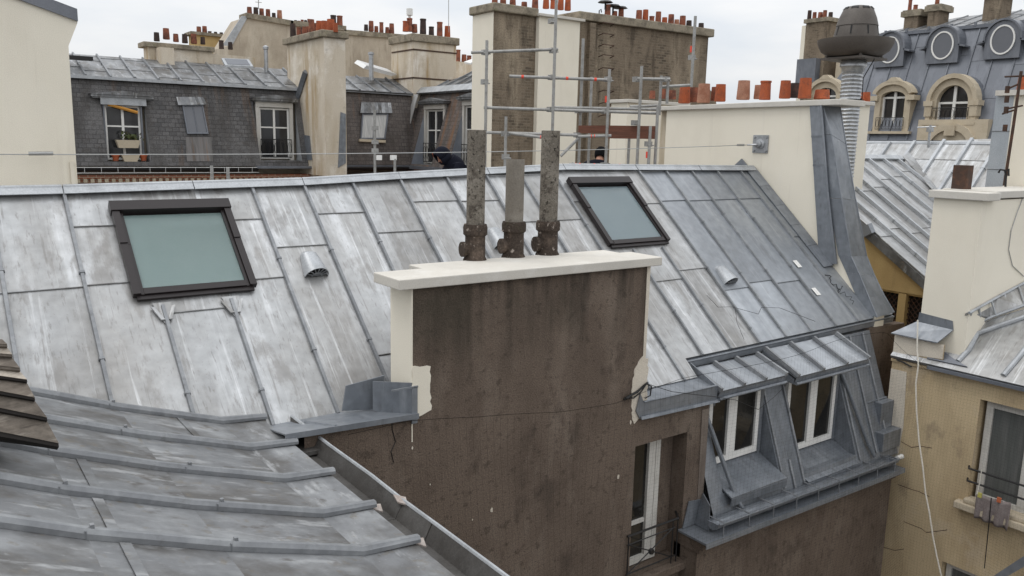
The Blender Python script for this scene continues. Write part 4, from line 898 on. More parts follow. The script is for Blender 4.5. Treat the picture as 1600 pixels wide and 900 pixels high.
# upper zinc slope
ZR, YR = 2.36, 28.6
E = V((0, YB2-.12-YR, ZT1-ZR)); Lr = E.length
rf, _ = zbuild(sb, 'upper_roof', Z_OLD, Z_SEAM, (0, YR, ZR), (1, 0, 0), E, [(xs0, 0), (10.9, 0), (10.9, Lr), (xs0, Lr)], [xs0+.3+k*.66 for k in range(14)], None, bw=.06, bh=.06, gap=1.0)
b = MB(); b.box(xs0, 10.85, YB2-.16, YB2-.05, ZT1-.07, ZT1+.02); b.build('lead_band', Z_SEAM_L, sb)
b = MB(); p = AY(127, 91, 27.3); b.box(2.5, p.x+.3, 27.2, 27.5, p.z-.05, p.z+.06); b.build('roof_rail', IRON, sb)
b = MB(); q = [AY(*v) for v in ((346, 94, 27.6), (389, 96, 27.6), (396, 107, 27.2), (352, 105, 27.2))]; b.prism(q, (0, 0, .07)); o = b.build('hatch', Z_SEAM_L, sb); MB().prism([p+(sum(q, V())/4-p)*.2+V((0, 0, .072)) for p in q], (0, 0, .01)).build('pane', GLASSM, o)
for px, yt, yb in ((416, 72, 99),):
    p = AY(px, yb, 28.2); MB().lathe(p, [(.07, -.3), (.07, .45), (.1, .47), (.1, .55), (.02, .6)], 8).build('flue_vent', Z_DUCT, sb)
# low stack on this roof
a, c = AY(228, 68, 28.7), AY(332, 74, 28.7); e = AY(430, 100, 28.7)
ck = MB().box(a.x+.05, c.x, 28.7, 29.3, 1.8, a.z-.1).box(c.x, AY(400, 80, 28.7).x, 28.8, 29.3, 1.8, c.z-.2).build('chimney', OLDPL, sb)
p0_, p1_ = AY(249, 75, 28.2), AY(273, 100, 28.2); MB().box(p0_.x, p1_.x, 28.2, 28.69, p1_.z-.1, a.z-.12).build('buttress', OLDPL, ck)
MB().box(a.x-.1, c.x+.05, 28.6, 29.4, a.z-.1, a.z+.06).build('cap', STONECAP, ck, bevel=.02)
pots(ck, [(245, 51, 63, 8, 'k'), (260, 45, 60, 9, 'b'), (275, 53, 64, 8, 'b'), (289, 54, 66, 8, 'k'), (303, 54, 67, 8, 'b'), (317, 58, 68, 7, 'k')], lambda x, y: AY(x, y, 29.0))
pots(ck, [(346, 64, 75, 7, 'k'), (360, 66, 76, 7, 'k')], lambda x, y: AY(x, y, 29.0))

# tall stained chimney in front of the slates
tc_ = thing('stained_chimney', (11, 25.5, GZ), 'tall narrow stained plaster chimney crowded with orange pots between two slate roofs', 'chimney stack')
cx0, cx1, cy0, cy1 = 10.70, 11.42, 24.6, 27.7
zc = AY(510, 47, 24.6).z
MB().box(cx0, cx1, cy0, cy1, -1.2, zc-.22).build('body', OLDPL, tc_)
MB().hexa([V((cx0, cy0-.002, -1.1)), V((cx1, cy0-.002, -1.1)), V((cx1, cy0+.3, -1.1)), V((cx0, cy0+.3, -1.1))], [V((cx0, cy0-.002, -.4))]*2+[V((cx0, cy0+.3, -.4))]*2) if False else None
MB().box(cx0+.1, cx1-.02, cy0+.1, cy1-.4, GZ, -1.2).build('lower_body', OLDPL, tc_)
MB().box(cx0-.12, cx1+.08, cy0-.12, cy1+.1, zc-.22, zc).build('cap', STONECAP, tc_, bevel=.03)
L = [(458, 38, 58, 8, 'k'), (467, 43, 57, 7, 'b'), (476, 43, 56, 8, 'b'), (487, 32, 51, 9, 'b'), (499, 34, 50, 9, 'r'), (507, 33, 48, 9, 'r'), (517, 31, 47, 11, 'r'), (524, 37, 49, 7, 'r')]
pots(tc_, L, lambda x, y: AX(x, y, cx0+.35), 1)
pots(tc_, [(471, 44, 55, 6, 'k'), (481, 42, 54, 6, 'b'), (493, 38, 50, 7, 'b')], lambda x, y: AX(x, y, cx0+.55))
b = MB(); b.tube([AX(478, 112, cx0-.04), AX(463, 160, cx0-.04)], .11, 4); b.build('slanted_flashing', Z_RAW, tc_)
b = MB(); q = [AX(x, y, cx0-.01) for x, y in ((469, 210), (484, 212), (488, 250), (470, 250))]; b.prism(q, (-.02, 0, 0)); b.build('lead_sheet', Z_RAW, tc_)
b = MB(); q = [AY(532, 175, cy0-.01), AY(540, 178, cy0-.01), AY(540, 255, cy0-.01), AY(528, 262, cy0-.01)]; b.prism(q, (0, -.02, 0)); b.build('lead_strip', Z_RAW, tc_)

# ---- corner building: short street front and the wing that turns towards us
cb = thing('corner_slate_building', (15, 26, GZ), 'brownish slate mansard with a blind-covered roof window, right of the stained chimney', 'building')
Y2 = 27.0; y2F = lambda z: Y2+.75*(z+.93)/2.6
m_ = MB(); m_.add([V((11.2, Y2, -.93)), V((15.25, Y2, -.93)), V((15.85, Y2+.75, 1.68)), V((11.2, Y2+.75, 1.68))], [[0, 1, 2, 3]]); m_.build('slate_slope', SLATE2, cb)
MB().box(11.2, 16.2, Y2+.8, 33, GZ, 1.6).build('core', DIRTPL, cb)
MB().box(11.2, 15.5, Y2+.2, Y2+.78, GZ, -1.3).build('street_wall', REDBRICK, cb)
S2 = V((0, -2.61, .75)).normalized()
def sl2(px, py): return AP(px, py, V((0, Y2, -.93)), S2)
roofwin(cb, [sl2(562, 218), sl2(601, 218), sl2(606, 178), sl2(565, 178)], S2, mat('pale_blind', rgb(.42, .42, .41), [(rgb(.58, .57, .55), 3, (7, .4), .42, .6, .9), (rgb(.27, .27, .27), 3, (8, .3), .58, .7, .8)], rough=.35, spec=.4), Z_DARK, [sl2(561, 178), sl2(611, 178), sl2(610, 161), sl2(564, 160)])
b = MB(); q = [sl2(560, 222), sl2(601, 224), sl2(601, 220), sl2(560, 218)]; b.prism([p+S2*.01 for p in q], S2*.08); b.build('window_ledge', STONE, cb)
E = V((0, -1.6, -.62))
zbuild(cb, 'upper_roof', Z_OLD, Z_SEAM, (0, Y2+2.2, 2.34), (1, 0, 0), E, [(11.2, 0), (16.4, 0), (16.0, E.length), (11.2, E.length)], [11.5+k*.62 for k in range(8)], None, bw=.06, bh=.06, gap=1.2)
b = MB(); b.box(11.2, 15.8, Y2+.62, Y2+.74, 1.66, 1.75); b.build('lead_band', Z_SEAM_L, cb)
hgutter(cb, FB, 11.35, 15.3, Y2-.05, -1.02, nb=0)
MB().box(11.3, 15.2, Y2-.02, Y2+.2, -.99, -.93).build('zinc_ledge', Z_DARK, cb)
p = AY(580, 113, 28.4); MB().lathe(p, [(.09, -.3), (.09, .62), (.12, .64), (.12, .72), (.02, .74)], 8).build('flue_vent', Z_DUCT, cb)
b = MB(); q = [AY(568, 107, 28.7), AY(573, 102, 28.7), AY(620, 116, 28.7), AY(612, 119, 28.7)]; b.prism(q, (0, .8, .25)); b.build('bent_sheet', ALU, cb)
# wing facing -X
XW = 15.1
FW_ = lambda s, d, z: V((XW+d, -s, z))
def PW(px, py, x=XW+.6): return AX(px, py, x)
wz0, wz1, wdx = -.93, 1.72, .78
ops = []
wins = []
for (pl_, pr_, pt, pb, wl_, wr_, wt) in ((661, 703, 160, 256, 667, 694, 172), (712, 757, 160, 262, 727, 756, 166)):
    a, c = PW(pl_, pb), PW(pr_, pt); wins.append((PW(wl_, 200), PW(wr_, 200), a.z, PW(wl_, wt).z))
    ops.append((-PW(wl_, 200).y-.14, -PW(wr_, 200).y+.10, a.z, PW(wl_, wt).z+.15, .6))
sA, sB = -27.75, -21.7
m_, c_, s_ = MB(), [], []
lattice(m_, c_, s_, FW_, sA, sB, wz0, wz1, 0, wdx, ops)
m_.build('slate_wing_slope', SLATE2, cb)
for q in c_: q.build('dormer_cheek', mat('pale_blue_zinc', rgb(.30, .325, .37), [(rgb(.22, .24, .28), 2, (1, .5), .45, .65, .8)], rough=.5, metal=.2), cb)
for q in s_: q.build('dormer_ledge', Z_OLD, cb)
for w0, w1, za, zb_ in wins:
    dormer(cb, FW_, -w0.y, -w1.y, za, zb_, .6, hood=1.5, rail=True)
MB().box(XW+.82, 22, 21.7, 33, GZ, 1.7).build('wing_core', DIRTPL, cb)
b = MB(); b.box(XW-.12, XW+.5, 21.7, 27.8, -1.06, -.94); b.build('wing_gutter', Z_DARK, cb); MB().box(XW+.1, XW+.8, 21.7, 27.5, GZ, -1.07).build('wing_wall', REDBRICK, cb)
b = MB(); q0, q1 = AX(655, 148, XW+.55), AX(625, 258, XW-.04); dn = V((-.8, -.5, .2))*.05; b.prism([q0+dn, q0+V((0, .30, 0))+dn, q1+V((0, .34, 0))+dn, q1+dn], V((-.03, 0, 0))); b.build('valley_strip', ALU, cb)
E = V((-1.9, 0, -.95))
zbuild(cb, 'wing_roof', Z_OLD, Z_SEAM, (XW+2.55, 0, 2.68), (0, 1, 0), E, [(21.7, 0), (26.2, 0), (27.8, E.length), (21.7, E.length)], [22+k*.62 for k in range(9)], None, bw=.06, bh=.06, gap=1.0)
b = MB()
for k in range(10): b.prism([V((XW+.60, 21.7+k*.6, 1.74)), V((XW+.60, 22.29+k*.6, 1.74)), V((XW+.82, 22.29+k*.6, 1.96)), V((XW+.82, 21.7+k*.6, 1.96))], (-.01, 0, .02), random.uniform(-.2, .2))
b.build('lead_aprons', Z_SEAM_L, cb)
p = PW(682, 252, XW+.35); tag(MB().lathe(p+V((0, 0, .02)), [(.10, 0), (.14, .22), (.16, .22), (.16, .29), (.13, .29), (.11, .1)], 12, capt=False).build('flower_pot', TERRA, smooth=True), 'terracotta flower pot on the zinc ledge of the wing dormer', 'flower pot')
# chimney with eight pots on the corner building
YC = 27.6
c0, c1 = AY(646, 60, YC), AY(713, 66, YC)
ck = MB().box(c0.x, c1.x, YC, YC+1.75, 1.2, c0.z-.1).build('chimney', OLDPL, cb); ck['label'] = 'broad banded chimney with a row of tall pots'
MB().box(c0.x-.1, c1.x+.1, YC-.1, YC+1.85, c0.z-.1, c0.z+.18).build('cap', STONECAP, ck, bevel=.03)
for z in (c0.z-.42, c0.z-1.45):
    b = MB(); b.box(c0.x-.02, c1.x+.02, YC-.02, YC-.001, z, z+.05); b.box(c0.x-.02, c0.x-.001, YC-.02, YC+1.7, z, z+.05)
    b.build('iron_band', RUST, ck)
L = [(634, 34, 48, 9, 'r'), (640, 29, 48, 8, 'b'), (648, 38, 50, 8, 'b'), (661, 30, 52, 9, 'k'), (674, 42, 55, 8, 'k'), (687, 36, 56, 8, 'b'), (699, 42, 57, 8, 'r')]
pots(ck, L, lambda x, y: AY(x, y, YC+.6))
p = AY(640, 29, YC+.6); b = MB(); b.lathe(p, [(.04, -.1), (.05, .1), (.12, .12), (.12, .36), (.02, .38)], 10); b.build('wind_cap', PVC, ck)
tag(MB().tube([AY(701, 58, YC+.5), AY(701, -30, YC+.5)], .014, 5).build('aerial_pole', WIRE), 'thin bare aerial pole rising from the broad banded chimney', 'aerial')
for n_, l_ in (('terracotta_stub', [(716, 79, 96, 6, 'b'), (725, 86, 97, 7, 'b'), (733, 87, 97, 7, 'b'), (741, 87, 97, 6, 'b')]),):
    q = thing('far_pots_stack', AY(727, 100, 31), 'low distant stack with four pots between the banded chimney and the scaffold', 'chimney stack')
    p = AY(727, 97, 31); MB().box(p.x-.5, p.x+.5, 31, 31.5, 1, p.z).build('body', OLDPL, q); pots(q, l_, lambda x, y: AY(x, y, 31.2))
b = MB(); q = [AY(725, 99, 26), AY(757, 88, 26), AY(757, 93, 25), AY(735, 101, 25)]; b.prism(q, (0, 0, .06)); b.build('skylight_frame', PVC, cb)

# ---- big beige gable behind
YD = 33.0
bg_ = thing('beige_gable_building', (14, 34, GZ), 'big beige gable wall with stone coping and small pots far behind the stained chimney', 'building')
q = [AY(*v, YD) for v in ((357, 72), (386, 26), (455, 38), (538, 46), (538, 52), (640, 60))]
MB().prism([V((q[0].x-.3, YD, -2)), V((q[5].x+.3, YD, -2)), q[5], q[4], q[3], q[2], q[1], q[0]], (0, 2, 0)).build('gable_wall', DIRTPL, bg_)
b = MB()
for a, c in ((q[1], q[2]), (q[2], q[3]), (q[4], q[5])): b.prism([a+V((-.05, -.1, -.06)), c+V((.05, -.1, -.06)), c+V((.05, -.1, .14)), a+V((-.05, -.1, .14))], (0, .9, 0))
b.build('coping', STONECAP, bg_)
b = MB(); b.prism([q[0]+V((-.25, -.06, 0)), q[0]+V((.1, -.06, 0)), q[1]+V((.02, -.06, 0)), q[1]+V((-.22, -.06, 0))], (0, .05, 0)); b.build('slope_flashing', Z_SEAM_L, bg_)
pots(bg_, [(390, 12, 26, 7, 'b'), (400, 12, 26, 7, 'k'), (409, 14, 28, 7, 'b'), (419, 15, 29, 7, 'b'), (428, 21, 30, 6, 'k'), (437, 17, 31, 7, 'p')], lambda x, y: AY(x, y, YD+.3))
pots(bg_, [(521, 25, 42, 8, 'k'), (531, 25, 43, 8, 'b'), (572, 39, 47, 6, 'k'), (580, 34, 48, 7, 'b'), (588, 41, 49, 6, 'b'), (596, 36, 50, 6, 'b'), (605, 43, 51, 6, 'b'), (612, 38, 52, 7, 'b')], lambda x, y: AY(x, y, YD+.3))
pots(bg_, [(462+k*5.2, 30+random.uniform(0, 3), 38, 4.5, 'kbb'[k % 3]) for k in range(6)], lambda x, y: AY(x, y, YD+.4))
tag(MB().tube([AY(404, 14, YD+.2), AY(404, -6, YD+.2)], .02, 5).tube([AY(399, 3, YD+.2), AY(409, 4, YD+.2)], .012, 4).build('aerial_mast', WIRE), 'short aerial standing among the pots of the beige gable', 'aerial')
ys_ = thing('yellowish_stack', AY(325, 80, 36), 'small yellowish distant stack with dark pots between low roof stack and beige gable', 'chimney stack')
a, c = AY(303, 54, 36), AY(353, 58, 36); MB().box(a.x, c.x, 36, 36.8, -1, a.z).build('body', YELLOW, ys_); MB().box(a.x-.15, c.x+.1, 35.9, 36.9, a.z, a.z+.12).build('cap', STONECAP, ys_)
pots(ys_, [(311, 42, 54, 7, 'b'), (320, 42, 54, 7, 'b'), (328, 49, 55, 5, 'k'), (337, 50, 56, 5, 'k'), (346, 51, 57, 5, 'k')], lambda x, y: AY(x, y, 36.3))

# ================================================================== BIG CHIMNEY WALLS BEHIND THE SCAFFOLD
YP = 20.5
pp = thing('brick_and_cream_stack', (15.8, 21, GZ), 'tall chimney stack, half sooty brick and half fresh cream render, behind the scaffold', 'chimney stack')
A = lambda px, py: AY(px, py, YP)
xa, xb, xc = A(770, 100).x, A(838, 100).x, A(899, 100).x
zt = A(800, 22).z
MB().box(xa, xb, YP, YP+1.1, GZ, zt).build('brick_body', BRICKW, pp)
MB().box(xa-.012, xa-.001, YP-.002, YP+1.1, GZ, zt).build('side_render', CREAM, pp)
MB().box(xb-.05, xc, YP-.16, YP+1.15, GZ, zt+.02).build('cream_body', CREAM, pp)
MB().box(xa-.1, xb-.05, YP-.14, YP+1.2, zt, zt+.25).build('brick_cap', STONECAP, pp, bevel=.04)
MB().box(xb-.12, xc+.12, YP-.28, YP+1.25, zt+.021, zt+.1).build('cream_cap', WHITE, pp, bevel=.01)
pots(pp, [(773, -4, 8, 9, 'b'), (786, -2, 8, 9, 'b'), (801, -1, 10, 9, 'b'), (819, 4, 13, 9, 'b'), (836, -2, 12, 9, 'b'), (853, 0, 12, 9, 'r'), (864, 0, 12, 8, 'r'), (876, -1, 14, 9, 'r'), (887, 1, 15, 9, 'r')], lambda x, y: AY(x, y, YP+.5))
bw_ = thing('brown_gable_wall', (20.5, 21, GZ), 'broad brown sooty gable wall with iron rungs, right of the cream stack', 'wall')
xd, xe = A(899, 100).x+.02, A(1106, 100).x
zl_, zr_ = A(905, 31).z, A(1110, 58).z
MB().prism([V((xd, YP+.05, GZ)), V((xe, YP+.05, GZ)), V((xe, YP+.05, zr_)), V((xd, YP+.05, zl_))], (0, .9, 0)).build('wall', BRICKW, bw_)
MB().prism([V((xd, YP-.1, zl_)), V((xe+.15, YP-.1, zr_)), V((xe+.15, YP-.1, zr_+.28)), V((xd, YP-.1, zl_+.26))], (0, 1.2, 0)).build('coping', STONECAP, bw_, bevel=.03)
p = A(924, 40); MB().box(p.x-.12, p.x+.12, YP-.1, YP+.06, GZ, zl_-.05).build('flue_strip', BRICKW, bw_)
b = MB(); pts = []
for k in range(9): a_ = k*math.pi/16; pts.append((xe+.02+1.0*math.sin(a_), 1.0*math.cos(a_)))
b.prism([V((x, YP+.3, A(1110, 150).z-.5+.9*z)) for x, z in pts]+[V((xe, YP+.3, A(1110, 150).z-.9))], (0, .6, 0)); b.build('rounded_shoulder', BRICKW, bw_)
for y in (37, 54, 71, 87, 107, 142, 161, 180):
    p = A(946, y); MB().tube([p+V((-.26, .05, -.05)), p+V((-.24, -.16, 0)), p+V((.24, -.16, 0)), p+V((.26, .05, -.05))], .016, 5).build('ladder_rung', RUST, bw_)
L = [(998, 17, 35, 9, 'b'), (1008, 17, 36, 9, 'r'), (1018, 26, 38, 8, 'b'), (1028, 20, 39, 9, 'b'), (1038, 28, 40, 8, 'r'), (1048, 23, 41, 9, 'b'), (1057, 31, 43, 8, 'p'), (1066, 26, 44, 9, 'b'), (1076, 33, 45, 8, 'k'), (1095, 37, 48, 8, 'k')]
pots(bw_, L, lambda x, y: AY(x, y, YP+.5))
pots(bw_, [(949, 8, 29, 9, 'b'), (960, 18, 30, 8, 'b'), (970, 14, 31, 8, 'b')], lambda x, y: AY(x, y, YP+.5))
b = MB()
for x, y in ((946, 5), (958, 11), (969, 14)):
    p = AY(x, y, YP+.5); b.lathe(p, [(.03, -.2), (.03, 0), (.26, .02), (.2, .07), (.01, .1)], 10)
b.build('pot_cowls', IRON, bw_)
b = MB(); p = AY(936, 24, YP+.5); b.tube([p+V((0, 0, -.2)), p+V((0, 0, .15)), p+V((.08, 0, .2)), p+V((.1, 0, .1))], .02, 5); b.build('hook', IRON, bw_)

# ================================================================== SCAFFOLD
sc_ = thing('scaffold', AD(900, 262, 13), 'grey steel tube scaffold with red taped ends and a reddish toe board behind the ridge', 'scaffolding')
DS = 13.0
n_tube = []
def pole(px, pyt, pyb, D=DS, r=.024, foot=True):
    P = AD(px, pyb, D); zt = AP(px, pyt, P, V((FW.x, FW.y, 0))).z
    b = MB(); b.tube([V((P.x, P.y, -6.5 if foot else P.z)), V((P.x, P.y, zt))], r, 8); b.build('upright', STEEL, sc_, smooth=True); return P
for a in ((758, 63, 240, 13.0), (862, -4, 240, 13.0), (904, 60, 262, 13.3), (946, 108, 262, 13.0), (995, 103, 262, 13.0), (1023, 165, 262, 13.0), (789, 182, 264, 12.8), (1013, 197, 262, 12.9), (981, 213, 262, 13.6), (919, 120, 262, 13.9)): pole(*a)
for a in ((1080, 25, 136, 13.2), (1042, 123, 162, 13.2), (1030, 118, 180, 13.2)): pole(*a, foot=False)
def bar(p, q, D=DS, D2=None, r=.024, taped=()):
    a, c = AD(*p, D), AD(*q, D2 or D); b = MB(); b.tube([a, c], r, 8); o = b.build('ledger', STEEL, sc_, smooth=True)
    for t in taped: MB().tube([a.lerp(c, t-.012), a.lerp(c, t+.012)], r*1.12, 8).build('red_tape', REDTAPE, o)
bar((736, 82), (872, 77), 12.94); bar((796, 119), (954, 125), 12.94, taped=(.13, .57, .85)); bar((756, 168), (1028, 177), 12.94); bar((862, 168), (1028, 171), 13.1); bar((760, 207), (902, 211), 12.94)
bar((795, 208), (850, 215), 12.85, taped=(.9,)); bar((903, 213), (955, 212), 12.94, taped=(.4, .5)); bar((889, 257), (988, 259), 12.94, taped=(.1, .17, .4, .8)); bar((992, 123), (1047, 124), 12.94); bar((1030, 136), (1080, 133), 13.2)
bar((984, 167), (1028, 165), 13.3); bar((876, 244), (904, 216), 13.05); bar((900, 258), (893, 255), 12.9)
for (x, y, D) in ((758, 82, 12.97), (864, 79, 12.97), (862, 121, 12.97), (950, 124, 12.97), (860, 171, 12.97), (904, 173, 13.1), (994, 124, 12.97), (1040, 124, 12.97), (789, 209, 12.9), (946, 174, 12.97), (992, 192, 13.0), (1013, 225, 12.9), (944, 258, 12.97), (902, 211, 13.1), (1081, 90, 13.2), (862, 33, 13.0), (757, 128, 13.0), (790, 245, 12.8)):
    P = AD(x, y, D); b = MB(); b.box(P.x-.045, P.x+.045, P.y-.045, P.y+.045, P.z-.04, P.z+.04); b.tube([P+V((-.07, -.05, -.02)), P+V((.07, -.05, -.02))], .01, 5); b.build('coupler', STEEL, sc_)
for (x, y, D) in ((948, 155, 13.0), (1081, 77, 13.2), (1012, 242, 12.9)):
    P = AD(x, y, D); b = MB(); b.lathe(P, [(.03, -.05), (.03, .05)], 8); b.build('red_tape', REDTAPE, sc_)
for p, q, hh in (((904, 196), (947, 196), 12), ((949, 196), (1026, 197), 20)):
    a, c = AD(*p, 13.05), AD(*q, 13.05); h = hh*13/FPX; n = V((FW.x, FW.y, 0)); MB().prism([a, c, c-V((0, 0, h)), a-V((0, 0, h))], n*.03).build('toe_board', PLANK, sc_)
DZ = -1.72
a, c = AD(660, 262, 13.4), AD(1030, 262, 14.6); u = (V((c.x, c.y, 0))-V((a.x, a.y, 0))).normalized(); n = V((-u.y, u.x, 0))
b = V((a.x, a.y, DZ)); e = V((c.x, c.y, DZ))
for k in range(4): MB().prism([b+n*(.26*k-.5), e+n*(.26*k-.5), e+n*(.26*k-.26), b+n*(.26*k-.26)], (0, 0, -.045)).build('deck_plank', WOODG, sc_)
# posts standing behind the ridge
for i, (x, yt, yb, D, lb) in enumerate(((332, 259, 292, 12.5, 'taller of two short pale posts behind the ridge above the left skylight'), (357, 262, 292, 12.5, 'short pale post behind the ridge, right neighbour of the taller one'))):
    P = AD(x, yb, D); z = AP(x, yt, P, V((FW.x, FW.y, 0))).z; b = MB(); b.box(P.x-.02, P.x+.02, P.y-.02, P.y+.02, -7, z); tag(b.build('guard_post', STEEL), lb, 'post')
for (x, yt, lb) in ((586, 172, 'tall thin scaffold pole standing alone in front of the blind-covered roof window'), (617, 248, 'short scaffold pole right of the tall lone pole')):
    P = AD(x, 275, 12.6); z = AP(x, yt, P, V((FW.x, FW.y, 0))).z; t = thing('lone_pole', (P.x, P.y, -7), lb, 'pole')
    MB().tube([V((P.x, P.y, -7)), V((P.x, P.y, z))], .022, 8).build('tube', STEEL, t)
    for y in ((200, 222, 235) if yt < 200 else ()): q = AP(x, y, P, V((FW.x, FW.y, 0))); MB().box(q.x-.04, q.x+.04, q.y-.04, q.y+.04, q.z-.03, q.z+.03).build('coupler', STEEL, t)
    q = AP(x+(5 if yt < 200 else -3), 247, P, V((FW.x, FW.y, 0))); MB().box(q.x-.035, q.x+.05, q.y-.03, q.y+.03, q.z-.03, q.z+.045).build('white_clamp', PVC, t)

# ================================================================== ROOFS TO THE RIGHT
yh = thing('yellow_gable_building', (15, 8, GZ), 'zinc roof over a yellow gable with dark lattice below, right of the duct', 'building')
R2n = V((0, -math.sin(rad(34.1)), math.cos(rad(34.1)))); R2p = V((14, 8.32, -1.17)); R2e = V((0, -R2n.z, R2n.y))
def uv2(px, py): q = AP(px, py, R2p, R2n)-R2p; return (q.x, q.dot(R2e))
up_ = uv2(1380, 247)[1]
xr = uv2(1405, 247)[0]
pl2 = [(0, up_), (xr, up_), uv2(1432, 272), uv2(1462, 303), uv2(1500, 345), (6.0, 2.3), (0, 2.3)]
zbuild(yh, 'roof', Z_ROOF, Z_SEAM_L, R2p, (1, 0, 0), R2e, pl2, [.42, .95, 1.5, 2.1, 2.7, 3.3, 3.9, 4.5], None, bw=.07, bh=.06, gap=1.3)
b = MB(); P2 = lambda u, v, h=0: R2p+V((u, 0, 0))+R2e*v+R2n*h
b.prism([P2(0, up_-.03, .04), P2(xr, up_-.03, .04), P2(xr, up_+.1, .03), P2(0, up_+.1, .03)], R2n*.03); b.build('ridge_cap', Z_SEAM_L, yh)
b = MB(); b.prism([P2(-.02, up_, -.03), P2(-.02, 2.3, -.03), P2(-.02, 2.3, -.03)+V((0, 0, -.18)), P2(-.02, up_, -.03)+V((0, 0, -.18))], (.05, 0, 0)); b.build('rake_board', Z_OLD, yh)
b = MB(); g0 = P2(.06, up_, -.06); g1 = P2(.06, 2.3, -.06)
yl0, yl1 = 7.62, 6.4
b.prism([V((14.06, g0.y, g0.z)), V((14.06, g1.y, g1.z)), V((14.06, g1.y, -2.48)), V((14.06, g0.y+.5, -2.48)), V((14.06, g0.y+.5, g0.z-.3))], (.25, 0, 0)); b.build('yellow_gable', YELLOW, yh)
b = MB(); b.box(14.10, 14.25, 5.9, 10, -2.52, -2.40); b.box(14.06, 14.2, 7.22, 7.36, -4.0, -2.5); b.build('timber_frame', YELLOW, yh)
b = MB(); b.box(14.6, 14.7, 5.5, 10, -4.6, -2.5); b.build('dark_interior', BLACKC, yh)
b = MB()
for k in range(46):
    y0 = 6.0+k*.09
    b.tube([V((14.16, y0, -2.5)), V((14.16, y0-1.2, -3.9))], .010, 3, cap=False); b.tube([V((14.16, y0-1.0, -2.5)), V((14.16, y0+.2, -3.9))], .010, 3, cap=False)
b.build('lattice', RUST, yh)
MB().box(14.02, 14.6, 5.5, 10.5, GZ, -4.0).build('lower_wall', YELLOW, yh)
b = MB(); q = [AX(*v, 13.98) for v in ((1345, 355), (1362, 348), (1368, 362), (1348, 372))]; b.prism(q, (-.12, 0, -.02)); b.build('zinc_stub', Z_RAW, yh)

zr1 = thing('bright_zinc_roof', (18, 9, GZ), 'bright grey zinc roof with wide battens in front of the far mansard', 'roof')
O1 = V((19.0, 0, .20)); e2_ = V((-math.cos(rad(43)), 0, -math.sin(rad(43)))); n1 = V((-math.sin(rad(43)), 0, math.cos(rad(43))))
def uv1(px, py): q = AP(px, py, O1, n1)-O1; return (q.y, q.dot(e2_))
pl1 = [uv1(1325, 226), uv1(1440, 222), uv1(1562, 216), (5.5, uv1(1562, 216)[1]), (5.5, 5), (14, 5), (14, uv1(1325, 226)[1])]
zbuild(zr1, 'roof', Z_ROOF, Z_SEAM_L, O1, (0, 1, 0), e2_, pl1, [uv1(x, y)[0] for x, y in ((1340, 240), (1380, 240), (1425, 230), (1466, 236), (1508, 236), (1548, 246), (1580, 250))], None, bw=.08, bh=.06, gap=1.1)
b = MB(); r0 = O1+V((.02, 5.5, .02)); r1 = O1+V((.02, 14, -.06)); b.tube([r0, r1], .06, 8); b.build('ridge_cap', Z_SEAM_L, zr1)
MB().box(19.1, 22, 5.5, 14, GZ, .05).build('back_wall', STONE, zr1)
b = MB(); va, vb = AP(1412, 247, R2p, R2n)+V((0, 0, .05)), AP(1475, 318, R2p, R2n)+V((0, 0, .05)); d_ = V((.55, .15, .1))
for k in range(4): p, q = va.lerp(vb, k/4), va.lerp(vb, (k+.98)/4); b.prism([p-d_*.2, p+d_, q+d_, q-d_*.2], (0, 0, .02), random.uniform(-.05, .15))
b.build('valley_flashing', Z_ROOF, zr1)
P = AX(1452, 213, 18.9); b = MB(); b.tube([P+V((0, 0, -.3)), P+V((0, 0, .25))], .03, 6); b.tube([P+V((0, .3, .2)), P+V((0, -.12, .22))], .014, 5); b.lathe(P+V((0, 0, .1)), [(.08, 0), (.08, .1)], 8); b.build('cable_bracket', Z_DUCT, zr1)

# ---- far mansard with bull's-eye windows
XM = 37.0
FM = lambda s, d, z: V((XM+d, -s, z))
fm = thing('bullseye_mansard_building', (39, 18, GZ), 'far grey zinc mansard with three round windows above pale stone dormers', 'building')
sA, sB = -25.6, -10.0; zb0, zb1, dm = .45, 5.52, 1.9
Em = V((-dm, 0, zb0-zb1)); Om = V((XM+dm, 0, zb1))
zbuild(fm, 'mansard_slope', Z_DARK, Z_DARK, Om, (0, 1, 0), Em, [(10, 0), (23.2, 0), (24.6, 2.6), (25.6, 6.2), (10, 6.2)], [10.6+k*.92 for k in range(17)], None, bw=.07, bh=.05, gap=2.2)
b = MB(); b.box(XM+dm-.12, XM+dm+.1, 10, 23.2, zb1-.05, zb1+.10); b.build('break_moulding', Z_DARK, fm)
for k in range(12): p = V((XM+dm-.14, 10.8+k*1.05, zb1+.05)); MB().box(p.x, p.x+.06, p.y-.05, p.y+.05, p.z, p.z+.18).build('snow_hook', Z_DARK, fm)
Eu = V((-3.4, 0, -.95)); zbuild(fm, 'upper_roof', Z_OLD, Z_SEAM, V((XM+dm+3.4, 0, zb1+1.05)), (0, 1, 0), Eu, [(10, 0), (20.5, 0), (23.2, Eu.length), (10, Eu.length)], [10.6+k*.8 for k in range(16)], None, bw=.07, bh=.05, gap=3)
MB().box(XM+dm+.1, XM+9, 10, 25, GZ, zb1-.2).build('core', STONE, fm)
MB().box(XM-.1, XM+2.2, 10, 25.6, GZ, .38).build('stone_wall', STONE, fm)
MB().box(XM-.35, XM+.3, 10, 25.6, .385, .5).build('cornice', Z_DARK, fm)
def arcpts(c, rx, rz, a0, a1, n): return [(c[0]+rx*math.cos(a0+(a1-a0)*k/n), c[1]+rz*math.sin(a0+(a1-a0)*k/n)) for k in range(n+1)]
